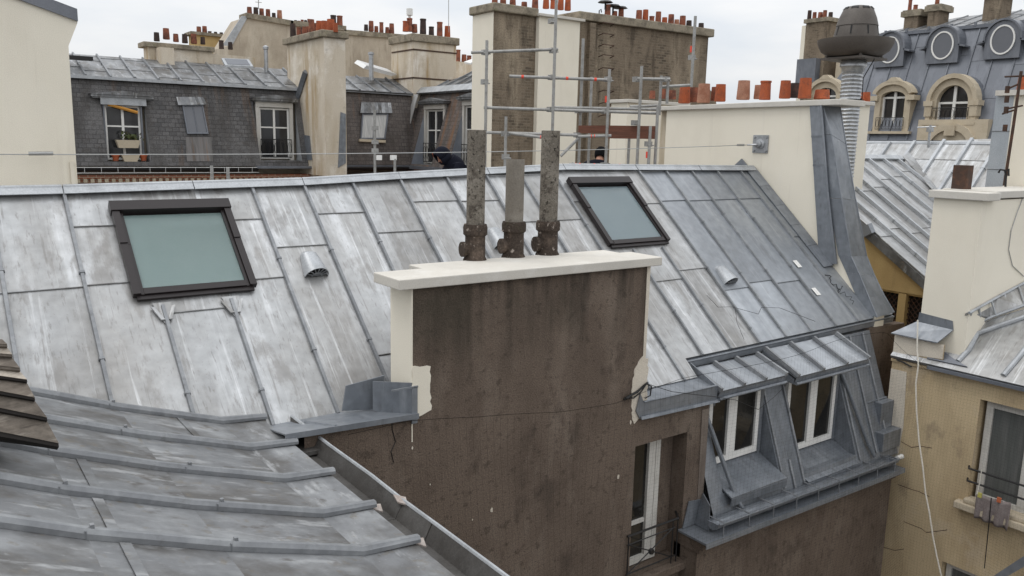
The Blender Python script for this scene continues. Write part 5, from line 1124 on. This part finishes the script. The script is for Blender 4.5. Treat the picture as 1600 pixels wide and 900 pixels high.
for px, py in ((1390, 78), (1473, 71), (1567, 62)):
    q = AX(px, py, XM+1.15); c = (-q.y, q.z); d = 1.15
    pts = arcpts(c, .72, .80, 0, math.pi, 14); pts = [(c[0]+.72, c[1]-.78)]+pts+[(c[0]-.72, c[1]-.78)]
    b = MB(); b.prism([FM(s, d, z) for s, z in pts], (1.3, 0, 0)); o = b.build('bullseye_dormer', Z_DARK, fm)
    h = MB(); o1, o2 = arcpts((c[0], c[1]+.03), .78, .86, -.1, math.pi+.1, 16), arcpts((c[0], c[1]+.03), .71, .78, -.1, math.pi+.1, 16)
    for k in range(16): h.prism([FM(*[o1[k][0], d-.1, o1[k][1]]), FM(o1[k+1][0], d-.1, o1[k+1][1]), FM(o2[k+1][0], d-.1, o2[k+1][1]), FM(o2[k][0], d-.1, o2[k][1])], (1.3, 0, 0))
    h.prism([FM(c[0]+.72, d-.1, c[1]-.06), FM(c[0]+1.02, d-.1, c[1]-.14), FM(c[0]+1.02, d-.1, c[1]-.07), FM(c[0]+.72, d-.1, c[1]+.02)], (1.2, 0, 0))
    h.prism([FM(c[0]-.72, d-.1, c[1]-.06), FM(c[0]-1.02, d-.1, c[1]-.14), FM(c[0]-1.02, d-.1, c[1]-.07), FM(c[0]-.72, d-.1, c[1]+.02)], (1.2, 0, 0))
    h.build('hood', Z_DARK, o)
    f = MB(); o1, o2 = arcpts(c, .50, .62, 0, 2*math.pi, 28), arcpts(c, .435, .555, 0, 2*math.pi, 28)
    for k in range(28): f.prism([FM(o1[k][0], d-.05, o1[k][1]), FM(o1[k+1][0], d-.05, o1[k+1][1]), FM(o2[k+1][0], d-.05, o2[k+1][1]), FM(o2[k][0], d-.05, o2[k][1])], (.1, 0, 0))
    f.build('round_frame', PVC, o)
    g = MB(); g.prism([FM(s, d-.02, z) for s, z in arcpts(c, .45, .57, 0, 2*math.pi, 27)], (.01, 0, 0)); g.build('pane', GLASSM, o)
def stone_dormer(cx, zbt, zsp, hw, rise, kind):
    d = .10
    out = [(cx+hw+.28, zbt)]+[(cx+hw+.28, zsp)]+arcpts((cx, zsp), hw+.26, rise+.32, .0, math.pi, 14)+[(cx-hw-.28, zsp), (cx-hw-.28, zbt)]
    inn = [(cx+hw, zbt)]+[(cx+hw, zsp)]+arcpts((cx, zsp), hw, rise, .0, math.pi, 14)+[(cx-hw, zsp), (cx-hw, zbt)]
    b = MB()
    for k in range(len(out)-1): b.prism([FM(out[k][0], d, out[k][1]), FM(out[k+1][0], d, out[k+1][1]), FM(inn[k+1][0], d, inn[k+1][1]), FM(inn[k][0], d, inn[k][1])], (1.6 if kind else 1.4, 0, 0))
    o = b.build('stone_dormer', STONE, fm)
    h = MB(); o1 = arcpts((cx, zsp), hw+.42, rise+.5, .0 if kind else .25, math.pi-(0 if kind else .25), 14); o2 = arcpts((cx, zsp), hw+.24, rise+.30, .0 if kind else .25, math.pi-(0 if kind else .25), 14)
    for k in range(14): h.prism([FM(o1[k][0], d-.14, o1[k][1]), FM(o1[k+1][0], d-.14, o1[k+1][1]), FM(o2[k+1][0], d-.14, o2[k+1][1]), FM(o2[k][0], d-.14, o2[k][1])], (.5, 0, 0))
    for s in (-1, 1):
        e = cx+s*(hw+.30); h.fbox(FM, e-.2, e+.2, d-.16, d+.4, zsp-.14, zsp+.08)
        if kind: h.fbox(FM, e-.15, e+.15, d-.12, d+.3, zsp-.6, zsp-.142); h.fbox(FM, e-.1, e+.1, d-.08, d+.3, zsp-1.0, zsp-.602)
    if not kind: h.prism([FM(cx-.35, d-.15, zsp+rise+.42), FM(cx+.35, d-.15, zsp+rise+.42), FM(cx+.1, d-.15, zsp+rise+.62), FM(cx-.1, d-.15, zsp+rise+.62)], (.4, 0, 0))
    h.build('moulding', STONE, o)
    cap = MB(); o1 = arcpts((cx, zsp), hw+.40, rise+.47, 0, math.pi, 14); cap.prism([FM(s, d+.36, z) for s, z in o1], (1.5, 0, 0)); cap.build('zinc_back', Z_DARK, o)
    g = MB(); g.prism([FM(s, d+.3, z) for s, z in inn], (.02, 0, 0)); g.build('pane', GLASS, o)
    f = MB(); hz = zsp+rise
    f.fbox(FM, cx-.06, cx+.06, d+.2, d+.28, zbt, hz-.03); f.fbox(FM, cx-hw, cx+hw, d+.21, d+.28, zsp-.05, zsp+.04)
    for s in (-1, 1): f.fbox(FM, cx+s*hw-(.07 if s > 0 else 0), cx+s*hw+(.07 if s < 0 else 0), d+.2, d+.29, zbt, zsp)
    f.build('window_frame', PVC, o)
    railing(o, FM, cx-hw-.1, cx+hw+.1, zbt+.1, zbt+.62, d-.1, n=8)
    s_ = MB(); s_.fbox(FM, cx-hw-.45, cx+hw+.45, d-.2, d+.4, zbt-.12, zbt-.002); s_.build('sill', STONE, o)
q = AX(1391, 175, XM); stone_dormer(-q.y, AX(1391, 205, XM).z, AX(1391, 152, XM).z, .58, .28, 0)
q = AX(1485, 165, XM); stone_dormer(-q.y, AX(1485, 191, XM).z, AX(1485, 160, XM).z, .68, .74, 1)
q = AX(1286, 165, XM); stone_dormer(-q.y, AX(1286, 205, XM).z, AX(1286, 150, XM).z, .60, .40, 0)
b = MB(); q = AX(1485, 212, XM-.1); c = (-q.y, q.z-.55)
o1, o2 = arcpts(c, 1.15, 1.1, 0, math.pi, 14), arcpts(c, .85, .8, 0, math.pi, 14)
for k in range(14): b.prism([FM(o1[k][0], -.22, o1[k][1]), FM(o1[k+1][0], -.22, o1[k+1][1]), FM(o2[k+1][0], -.22, o2[k+1][1]), FM(o2[k][0], -.22, o2[k][1])], (.3, 0, 0))
b.fbox(FM, c[0]-1.5, c[0]+1.5, -.08, .3, c[1]-.5, c[1]+1.25); b.fbox(FM, c[0]-.22, c[0]+.22, -.28, .1, c[1]+.55, c[1]+1.0); b.build('stone_arch', STONE, fm)
for (x0_, x1_, yt, yb, pt) in ((1417, 1441, 17, 40, [(1421, 1, 17, 5, 'b'), (1430, 8, 17, 6, 'b')]), (1453, 1473, 9, 42, [(1464, -3, 8, 6, 'b')]), (1540, 1573, -14, 24, [])):
    a, c = AX(x0_, yb, XM+3.2), AX(x1_, yt, XM+3.2); k_ = MB().box(XM+2.9, XM+3.9, c.y, a.y, a.z-.6, c.z).build('chimney', BRICKW, fm)
    MB().box(XM+2.8, XM+4.0, c.y-.15, a.y+.15, c.z-.25, c.z).box(XM+2.85, XM+3.95, c.y-.1, a.y+.1, c.z, c.z+.06).build('cap', STONECAP, k_); pots(k_, pt, lambda x, y: AX(x, y, XM+3.3))
fs = thing('far_brown_stack', AX(1278, 96, XM+2), 'brown fluted stack of clustered pots half hidden behind the fan cowl', 'chimney stack')
a, c = AX(1262, 96, XM+2), AX(1300, 34, XM+2); MB().box(XM+1.6, XM+2.8, c.y, a.y, .4, c.z).build('body', BRICKW, fs); MB().box(XM+1.6, XM+2.8, a.y+.01, a.y+.25, .4, c.z-.1).build('side_render', CREAM, fs)
MB().box(XM+1.5, XM+2.9, c.y-.12, a.y+.1, c.z, c.z+.2).build('cap', STONECAP, fs)
pots(fs, [(1264, 17, 33, 6, 'k'), (1272, 20, 33, 6, 'b'), (1281, 20, 33, 7, 'b'), (1288, 17, 33, 6, 'b'), (1297, 20, 33, 6, 'k')], lambda x, y: AX(x, y, XM+2.1))
MB().box(XM+1.2, XM+2.6, c.y+.2, a.y+.1, AX(1262, 104, XM+2).z-.9, AX(1262, 96, XM+2).z+.05).build('lead_base', Z_DARK, fs)

# ================================================================== OCHRE HOUSE ON THE RIGHT SIDE OF THE COURTYARD
XH = 11.2
FH = lambda s, d, z: V((XH+d, -s, z))
oh = thing('ochre_house', (12, 4, GZ), 'ochre rendered house with one visible railed window and zinc eaves at the lower right', 'building')
wz0, wz1 = AX(1520, 786, XH).z, AX(1525, 622, XH).z
wy = AX(1522, 700, XH).y
w, wc, ws = MB(), [], []
zt2 = AX(1560, 884, XH).z
lattice(w, wc, ws, FH, -5.85, 4.0, GZ, -2.93, 0, 0, [(-wy, -wy+1.15, wz0, wz1, .22), (-wy-.22, -wy+.9, -8.2, AX(1490, 884, XH).z, .2)])
w.add([V((XH, 5.85, GZ)), V((XH+4, 5.85, GZ)), V((XH+4, 5.85, -2.6)), V((XH, 5.85, -2.6))], [[0, 1, 2, 3]])
w.add([V((XH, 5.85, -2.93)), V((XH, 5.14, -2.93)), V((XH, 5.14, -2.6)), V((XH, 5.85, -2.6))], [[0, 1, 2, 3]])
w.box(XH+.3, XH+.5, -4, 5.8, GZ, -2.9)
hw_ = w.build('wall', OCHRE, oh)
for q in wc+ws: q.build('window_reveal', OCHRE, oh)
window(oh, FH, -wy+.05, -wy+1.12, wz0+.02, wz1-.02, .10, .085, GREYPVC, GLASSG, mull=(.54,), mw=.13)
window(oh, FH, -wy-.2, -wy+.88, -8.1, AX(1490, 884, XH).z-.02, .10, .07, GREYPVC, GLASSG)
b = MB(); b.fbox(FH, -wy-.12, -wy+1.3, -.13, .1, wz0-.10, wz0-.005); b.fbox(FH, -wy-.02, -wy+1.2, -.09, .1, wz0-.003, wz0+.06); b.build('window_sill', STONE, oh, bevel=.012)
b = MB()
for py0 in (730, 750): z = AX(1510, py0, XH-.08).z; b.tube([FH(-wy-.03, -.0, z), FH(-wy-.0, -.09, z), FH(-wy+1.25, -.09, z)], .014, 6)
b.build('railing', IRON, oh)
# lighter corner render and band below the ledge
b = MB(); q = [AX(*v, XH-.004) for v in ((1397, 534), (1449, 548), (1446, 566), (1399, 553))]; 
b.prism([V((XH-.004, 5.85, -2.60)), V((XH-.004, 5.15, -2.60)), V((XH-.004, 5.15, -2.8)), V((XH-.004, 5.85, -2.86))], (-.004, 0, 0))
b.prism([V((XH-.004, 5.85, -3.1)), V((XH-.004, 5.62, -3.1)), V((XH-.004, 5.58, -3.9)), V((XH-.004, 5.62, -4.5)), V((XH-.004, 5.85, -4.5))], (-.003, 0, 0)); b.build('pale_corner', PALEP, hw_)
b = MB(); b.fbox(FH, -5.86, 4, -.02, -.001, -2.985, -2.95); b.build('string_course', OCHRE, hw_)
for pts in ([(1403, 757), (1425, 765), (1436, 768), (1452, 776)], [(1408, 690), (1424, 699), (1438, 697), (1456, 700)], [(1412, 815), (1440, 826), (1447, 832), (1480, 828)], [(1380, 855), (1398, 860), (1412, 858)]):
    MB().tube([AX(x, y, XH-.001) for x, y in pts], .0045, 4).build('crack', RUST, hw_)
# eaves and roof
b = MB(); b.box(XH-.10, XH+.02, -3, 5.30, -2.935, -2.92); b.box(XH-.105, XH-.095, -3, 5.30, -2.96, -2.915); b.build('eaves_strip', Z_DARK, oh)
A22 = 38; e2h = V((-math.cos(rad(A22)), 0, -math.sin(rad(A22)))); Oh = V((XH-.06, 0, -2.90)); nh = V((-math.sin(rad(A22)), 0, math.cos(rad(A22))))
def uvh(px, py): q = AP(px, py, Oh, nh)-Oh; return (q.y, q.dot(e2h))
ph = [(5.85, 0), (5.85, -.5), (5.6, -.6), uvh(1500, 520), uvh(1560, 495), uvh(1660, 466), (0, uvh(1660, 466)[1]), (-3, -4), (-3, 0)]
zbuild(oh, 'roof', Z_ROOF, Z_SEAM_L, Oh, (0, 1, 0), e2h, ph, [], {}, gap=3)
b = MB()
for pts in ([(1497, 566), (1513, 549), (1527, 523), (1560, 511), (1610, 494)], [(1568, 588), (1590, 562), (1612, 534)]):
    b.tube([AP(x, y, Oh, nh)+nh*.02 for x, y in pts], .035, 8)
b.build('hip_roll', Z_SEAM_L, oh)
b = MB(); q = [AP(*v, Oh, nh)+nh*.01 for v in ((1449, 562), (1460, 540), (1466, 536), (1476, 552), (1496, 566), (1512, 575))]; b.prism(q, nh*.02); b.build('eaves_patch', Z_DARK, oh)
b = MB()
tb = lambda px, py: AY(px, py, 4.945)
bt = lambda px, py: AP(px, py, Oh, nh)+nh*.02
tops = [tb(*v) for v in ((1512, 489), (1555, 465), (1600, 441), (1680, 405))]; bots = [bt(*v) for v in ((1502, 520), (1552, 497), (1600, 480), (1680, 458))]
nu = (tops[2]-tops[0]).cross(bots[1]-tops[1]).normalized(); nu = nu if nu.z > 0 else -nu
b = MB()
for k in range(3): b.hexa([bots[k]-nu*.03, bots[k+1]-nu*.03, tops[k+1]-nu*.03, tops[k]-nu*.03], [bots[k], bots[k+1], tops[k+1], tops[k]], random.uniform(-.05, .05))
up2 = b.build('upper_apron', Z_ROOF, oh)
for a, c in ((.08, .12), (.35, .55), (.8, 1.05), (1.25, 1.5), (1.75, 2.0), (2.3, 2.5)):
    f = lambda L, t: L[int(t)].lerp(L[int(t)+1], t-int(t))
    MB().tube([f(tops, a)+nu*.02, f(bots, c)+nu*.02], .016, 6).build('batten', Z_SEAM_L, up2)
b = MB(); b.tube([p+nu*.02 for p in tops], .02, 6); b.tube([p+nh*.015 for p in [bt(1462, 541)]+bots], .022, 6); b.build('edge_roll', Z_SEAM_L, oh)
# chimney block
XC = 11.35
YC2 = 4.95
ck = MB().box(XC, XC+2.6, YC2, 5.59, -3.6, -.62).build('chimney', CREAM, oh)
MB().box(XC-.07, XC+.30, YC2-.09, 5.64, -.62, -.515).build('cap', WHITE, ck, bevel=.01)
MB().box(XC+.302, XC+2.6, YC2-.03, 5.64, -.60, -.50).build('back_cap', WHITE, ck, bevel=.01)
P = AX(1502, 291, XC+.42); MB().box(P.x-.08, P.x+.08, P.y-.10, P.y+.10, -.52, AX(1502, 258, XC+.42).z).build('square_pot', RUST, ck)
b = MB(); b.prism([V((XH-.06, 5.88, -2.585)), V((XH-.06, 5.22, -2.585)), AX(1490, 516, XC-.003), AX(1434, 503, XC-.003)], (0, 0, .014)); b.prism([AX(1434, 503, XC-.003), AX(1490, 516, XC-.003), AX(1488, 508, XC-.003)+V((0, 0, .06)), AX(1437, 488, XC-.003)], (-.008, 0, 0)); b.build('ledge_flashing', Z_RAW, ck)
b = MB(); b.tube([AY(x, y, YC2-.01) for x, y in ((1602, 300), (1590, 330), (1580, 360), (1576, 390), (1582, 415), (1600, 432))], .006, 5)
tag(b.build('slack_wire', WIRE), 'thin grey wire looping down the face of the right cream chimney', 'wire')
# cloth and line on the window rail
t = AX(1552, 802, XH-.14); 
b = MB(); n = 14; V0 = [AX(*v, XH-.14) for v in ((1526, 772), (1580, 786), (1575, 829), (1523, 808))]; g = []
for i in range(n+1):
    for j in range(9):
        a = V0[0].lerp(V0[1], i/n); c = V0[3].lerp(V0[2], i/n); p = a.lerp(c, j/8); g.append(p+V((-.025*math.sin(i*1.3+j*.25)*(.3+j/8), 0, 0)))
b.add(g, [[i*9+j, (i+1)*9+j, (i+1)*9+j+1, i*9+j+1] for i in range(n) for j in range(8)]); o = b.build('hanging_cloth', CLOTH, smooth=True); m = o.modifiers.new('thick', 'SOLIDIFY'); m.thickness = .008
tag(o, 'greyish cloth hanging over the sill of the railed window', 'cloth')
for px, m in ((1531, mat('yellow_peg', rgb(.5, .45, .12))), (1561, mat('red_peg', rgb(.5, .14, .06)))):
    p = AX(px, 774+(px-1531)*.25, XH-.15); tag(MB().box(p.x-.01, p.x+.01, p.y-.025, p.y+.025, p.z-.03, p.z+.035).build('clothes_peg', m), ('yellow' if px < 1540 else 'red')+' peg clipping the grey cloth below the window', 'peg', 'pegs on the grey cloth')
tag(MB().tube([AX(x, y, XH-.17) for x, y in ((1549, 778), (1546, 810), (1542, 850), (1538, 888))], .006, 5).build('black_string', BLACKC), 'short black cord hanging below the grey cloth', 'cord')
tag(MB().tube([AX(x, y, XH-.16) for x, y in ((1534, 734), (1531, 752), (1527, 772))], .006, 5).build('pale_string', ROPE), 'pale string tied to the railing above the grey cloth', 'string')
b = MB(); b.prism([AX(1552, 900, XH-.6), AX(1610, 862, XH-.6), AX(1610, 880, XH-.6), AX(1566, 905, XH-.6)], (.5, 0, .0)); tag(b.build('zinc_corner', Z_RAW), 'corner of a zinc strip poking in at the bottom right', 'flashing')

# stack at the right edge with mast in front
rs = thing('edge_stack', (14.5, 5.5, GZ), 'stack at the right edge, half zinc clad and half cream, behind the antenna mast', 'chimney stack')
a, c = AX(1557, 148, 14), AX(1586, 148, 14)
MB().box(14, 14.7, c.y, a.y, GZ, a.z-.02).build('zinc_side', mat('pale_zinc', rgb(.42, .45, .48), [(rgb(.3, .33, .36), 2, (1, .6), .45, .65, .7)], rough=.45, metal=.3), rs)
MB().box(13.98, 14.75, c.y-.9, c.y-.001, GZ, a.z-.02).build('body', CREAM, rs)
MB().box(13.9, 14.8, c.y-1, c.y+.25, a.z-.02, a.z+.06).build('coping', WHITE, rs)
pots(rs, [(1598, 118, 142, 17, 'r')], lambda x, y: AX(x, y, 14.3))
b = MB()
for z in (.35, -.25): b.tube([V((13.995, c.y, z)), V((13.995, a.y, z))], .008, 4)
b.build('sheet_joints', Z_SEAM, rs)
am = thing('antenna_mast', AX(1569, 290, 13), 'dark rusty antenna mast with stub arms in front of the zinc clad stack', 'antenna')
P = AX(1569, 290, 13.2); zt = AX(1582, 112, 13.2)
b = MB(); b.tube([P, P+V((0, -.02, .9)), V((zt.x, P.y-.03, zt.z))], .022, 7); b.build('mast', RUST, am)
b = MB()
for (x0_, y0_, x1_, y1_) in ((1570, 120, 1612, 118), (1572, 140, 1590, 132), (1573, 170, 1598, 165), (1566, 178, 1585, 172)): b.tube([AX(x0_, y0_, 13.2), AX(x1_, y1_, 13.2)], .014, 6)
b.build('arms', RUST, am)
b = MB(); b.tube([AX(x, y, 13.15) for x, y in ((1560, 270), (1563, 265), (1570, 266), (1572, 275), (1571, 292))], .016, 6); b.tube([AX(x, y, 13.15) for x, y in ((1572, 268), (1576, 264), (1576, 275))], .014, 6); b.build('clamp', IRON, am)
for y in (140, 155, 172, 200): p = AX(1574-(y-140)*.06, y, 13.2); MB().lathe(p, [(.034, -.05), (.034, .05)], 8).build('joint', RUST, am)

# ================================================================== CABLES AND NET
b = MB(); b.tube([AX(x, y, XH-.05-.2*k/14) for k, (x, y) in enumerate(((1434, 500), (1433, 545), (1435, 570), (1431, 600), (1432, 640), (1436, 690), (1442, 730), (1446, 770), (1452, 800), (1458, 840), (1464, 870), (1472, 905)))], .011, 6)
tag(b.build('white_cable', ROPE), 'white cable hanging down the ochre house from the cream chimney', 'cable')
b = MB(); b.tube([AX(x, y, XH-.03) for x, y in ((1401, 562), (1412, 566), (1424, 573))], .012, 5); tag(b.build('wall_hook', IRON), 'black iron hook on the corner of the ochre house', 'hook')
rng = random.Random(3)
def wob(p, s): return p+V((rng.gauss(0, s), rng.gauss(0, s), rng.gauss(0, s)))
b = MB()
b.tube([AY(x, y, YW-.03) for x, y in ((975, 624), (985, 618), (996, 612), (1006, 603), (1012, 598))], .013, 5); b.tube([AY(x, y, YW-.05) for x, y in ((978, 622), (990, 622), (1002, 612), (1010, 600), (1018, 604), (1016, 618), (1008, 622))], .008, 5)
b.tube([AY(x, y, YW-.1) for x, y in ((1012, 600), (1050, 612), (1090, 617), (1118, 620), (1150, 625), (1185, 640), (1210, 620), (1240, 590))], .0035, 4)
tag(b.build('black_cable', BLACKC), 'tangle of black cable at the right foot of the brown chimney', 'cable')
b = MB(); b.tube([wob(RP(11.0+.05*math.sin(k*.9), 6.92-.02*k, .03), .015) for k in range(14)], .007, 5); b.tube([wob(RP(11.08+.08*math.cos(k*1.1), 6.75-.03*k, .03), .02) for k in range(10)], .004, 5)
tag(b.build('coiled_wire', BLACKC), 'bundle of black wire lying at the lower right corner of the zinc roof', 'wire')
b = MB(); b.tube([RP(x, y, .05) for x, y in ((8.2, 6.85), (8.25, 6.7), (8.5, 6.68), (8.75, 6.6), (8.9, 6.55), (9.05, 6.62), (9.4, 6.58))]+[RP(9.9, 6.35, .06)], .0028, 4); b.tube([RP(8.55, 6.66, .05), RP(8.4, 6.5, .05), RP(8.3, 6.3, .06)], .0025, 4)
tag(b.build('loose_wire', BLACKC), 'thin loose black wire lying across the zinc above the dormers', 'wire')

net_top = [(540, 676), (640, 661), (760, 659), (880, 647), (960, 628), (1010, 606), (1060, 590), (1130, 577), (1220, 556), (1320, 535), (1392, 520), (1410, 545), (1440, 575)]
YN = 5.28
def ntop(x):
    pts = [AY(*q, YN) for q in net_top]
    for a, c in zip(pts[:-1], pts[1:]):
        if a.x <= x <= c.x: return a.z+(c.z-a.z)*(x-a.x)/(c.x-a.x)
    return pts[0].z if x < pts[0].x else pts[-1].z
xn0, xn1 = AY(540, 676, YN).x, 11.0
b = MB(); ST = .042
def strand(pts): b.tube(pts, .00042, 3, cap=False)
bulge = lambda x, z: YN-.10*math.sin((x-xn0)*1.1)*math.sin(z*.9)-.05*math.sin(x*2.3+z*1.7)
x = xn0
while x < xn1:
    zt = ntop(x); strand([V((x, bulge(x, zt-(zt+6.9)*k/12), zt-(zt+6.9)*k/12)) for k in range(13)]); x += ST*1.7
z = -2.55
while z > -6.9:
    xs_ = [xn0+(xn1-xn0)*k/70 for k in range(71)]; run = []
    for q in xs_+[None]:
        if q is not None and z+.04*math.sin(q*1.4) < ntop(q): run.append(V((q, bulge(q, z), z+.04*math.sin(q*1.4))))
        else:
            if len(run) > 1: strand(run)
            run = []
    z -= ST
net = b.build('bird_net', NETM)
tag(net, 'fine dark bird net hung across the brown courtyard wall and dormers', 'net')
MB().tube([V((x_, bulge(x_, ntop(x_)), ntop(x_))) for x_ in [xn0+(xn1-xn0)*k/80 for k in range(81)]], .002, 4).build('head_rope', NETM, net)
b = MB(); XN = 11.0; yy = 5.35
while yy > 2.5: b.tube([V((XN, yy, -3.0-.06*math.sin(yy))), V((XN-.04, yy, -5)), V((XN, yy, -6.9))], .00042, 3, cap=False); yy -= ST
z = -3.0
while z > -6.9: b.tube([V((XN-.03*math.sin(k), 5.35-2.85*k/12, z+.04*math.sin(k*.5)-.03*k/12)) for k in range(13)], .00042, 3, cap=False); z -= ST
tag(b.build('bird_net', NETM), 'fine dark bird net hung in front of the ochre house window', 'net')

# ================================================================== PEOPLE
def skin_mesh(name, joints, edges, m, parent=None, sub=2):
    me = bpy.data.meshes.new(name); base = parent.location if parent else V((0, 0, 0))
    me.from_pydata([V(p)-base for p, r in joints], edges, []); o = bpy.data.objects.new(name, me); C.objects.link(o)
    if parent: o.parent = parent
    sm = o.modifiers.new('skin', 'SKIN'); sl = me.skin_vertices[0] if me.skin_vertices else me.attributes
    if not me.skin_vertices: me.skin_vertices
    for i, (p, r) in enumerate(joints):
        rr = r if isinstance(r, tuple) else (r, r); me.skin_vertices[0].data[i].radius = rr
    me.skin_vertices[0].data[0].use_root = True
    s = o.modifiers.new('sub', 'SUBSURF'); s.levels = sub; s.render_levels = sub; me.materials.append(m)
    for p in me.polygons: p.use_smooth = True
    return o
def person(base, yaw, lean, label, hood):
    """figure standing on the deck, facing yaw, upper body leaning forward"""
    root = thing('person', base, label, 'person')
    f = V((math.cos(yaw), math.sin(yaw), 0)); sdir = V((-f.y, f.x, 0)); U = V((0, 0, 1))
    hip = base+U*.92; up = (U*math.cos(lean)+f*math.sin(lean)); fw = (f*math.cos(lean)-U*math.sin(lean))
    wa, chs, nk = hip+up*.18, hip+up*.42, hip+up*.58
    hd = nk+up*.10+fw*.04
    J = [(hip, (.13, .10)), (wa, (.125, .10)), (chs, (.15, .11)), (nk, (.055, .055)), (hd, (.072, .08)), (hd+up*.11+fw*.01, (.078, .092)), (hd+up*.17, (.05, .06))]
    Eg = [(0, 1), (1, 2), (2, 3), (3, 4), (4, 5), (5, 6)]; arms = []; legs = []
    for s in (-1, 1):
        sh = chs+up*.08+sdir*s*.19; el = sh-U*.27+f*(.08 if s > 0 else .14)+sdir*s*.03; wr = el-U*.16+f*.20-sdir*s*.03; ha = wr+(f*.07-U*.05)
        i = len(J); J += [(sh, .058), (el, .045), (wr, .03), (ha, (.04, .02))]; Eg += [(2, i), (i, i+1), (i+1, i+2), (i+2, i+3)]; arms.append((sh, el, wr, ha))
        for k in range(5):
            o_ = sdir*(.03*(k-1.5)/1.5) if k < 4 else sdir*(-s*.04); t = ha+o_+(f*.035-U*.03)*(1 if k < 4 else .5); j = len(J); J += [(t, .009), (t+(f*.02-U*.035)*(1 if k != 3 else .8), .008)]; Eg += [(i+3, j), (j, j+1)]
        hj = hip+sdir*s*.09; kn = base+U*.48+sdir*s*.10+f*.03; an = base+U*.08+sdir*s*.10; to = base+U*.04+sdir*s*.11+f*.17
        i = len(J); J += [(hj-U*.03, .088), (kn, .06), (an, .042), (to, (.045, .03))]; Eg += [(0, i), (i, i+1), (i+1, i+2), (i+2, i+3)]; legs.append((hj, kn, an))
    skin_mesh('body', J, Eg, SKIN, root)
    Jc = [(hip-up*.05, (.19, .16)), (wa, (.19, .165)), (chs, (.23, .19)), (nk+up*.01, (.13, .13))]; Ec = [(0, 1), (1, 2), (2, 3)]
    for sh, el, wr, ha in arms: i = len(Jc); Jc += [(sh, .115), (el, .088), (wr-(wr-el)*.05, .06)]; Ec += [(2, i), (i, i+1), (i+1, i+2)]
    skin_mesh('hooded_jacket', Jc, Ec, NAVY, root)
    Jt = [(hip, (.15, .125))]; Et = []
    for hj, kn, an in legs: i = len(Jt); Jt += [(hj-U*.05, .105), (kn, .078), (an+U*.03, .062)]; Et += [(0, i), (i, i+1), (i+1, i+2)]
    skin_mesh('trousers', Jt, Et, JEANS, root)
    for _, _, an in legs: MB().hexa([an+f*a+sdir*c-U*.078 for a, c in ((-.09, -.05), (.2, -.05), (.2, .05), (-.09, .05))], [an+f*a+sdir*c+U*.02 for a, c in ((-.08, -.045), (.12, -.04), (.12, .04), (-.08, .045))]).build('boot', BLACKC, root, bevel=.02)
    hc = hd+up*.09
    # face
    n = MB(); fp = hc+fw*.085
    n.hexa([fp-up*.03+sdir*a+fw*b_ for a, b_ in ((-.016, -.01), (.016, -.01), (.012, .03), (-.012, .03))], [fp+up*.02+sdir*a+fw*b_ for a, b_ in ((-.008, -.01), (.008, -.01), (.004, .006), (-.004, .006))]); n.build('nose', SKIN, root, smooth=True)
    for s in (-1, 1): MB().lathe(fp+up*.022+sdir*s*.032-fw*.006, [(.010, -.006), (.012, 0), (.006, .005)], 8, axis=fw).build('eye', BLACKC, root)
    MB().prism([fp-up*.055-sdir*.024, fp-up*.055+sdir*.024, fp-up*.064+sdir*.018, fp-up*.064-sdir*.018], fw*.006).build('mouth', mat('lips', rgb(.25, .09, .07)), root)
    # hood / beanie shell, open towards the face
    h = MB(); nu_, nv = 18, 12; pts = []
    rx, ry, rz = (.118, .135, .14) if hood else (.098, .112, .115)
    for i in range(nu_+1):
        for j in range(nv+1):
            if hood: a = math.pi*(.27+.73*i/nu_); t = 2*math.pi*j/nv; d = fw*math.cos(a)*ry+(sdir*math.cos(t)*rx+up*math.sin(t)*rz)*math.sin(a); c = hc+up*.012
            else: a = math.pi*.74*(1-i/nu_); t = 2*math.pi*j/nv; d = up*math.cos(a)*rz*1.1+(sdir*math.cos(t)*rx+fw*math.sin(t)*ry)*math.sin(a); c = hc+up*.035
            pts.append(c+d)
    h.add(pts, [[i*(nv+1)+j, (i+1)*(nv+1)+j, (i+1)*(nv+1)+j+1, i*(nv+1)+j+1] for i in range(nu_) for j in range(nv)])
    o = h.build('hood' if hood else 'beanie', NAVY if hood else BEANIE, root, smooth=True); m = o.modifiers.new('thick', 'SOLIDIFY'); m.thickness = .014; m.offset = 1
    if hood:
        cl = MB(); cl.lathe(nk-up*.03-fw*.02, [(.16, -.10), (.165, -.02), (.14, .06), (.115, .12)], 14, axis=up); cl.build('hood_collar', NAVY, root, smooth=True)
    return root
P1_ = AD(738, 262, 13.4); person(V((P1_.x, P1_.y, DZ)), math.atan2(-RT.y, -RT.x)+.5, .72, 'worker in a dark navy hoodie bending forward behind the ridge beside the left flue pipe', True)
P2_ = AD(929, 258, 13.8); person(V((P2_.x, P2_.y, DZ)), math.atan2(FW.y, FW.x)-.3, .62, 'worker in a black beanie, only the head showing below the reddish toe board', False)
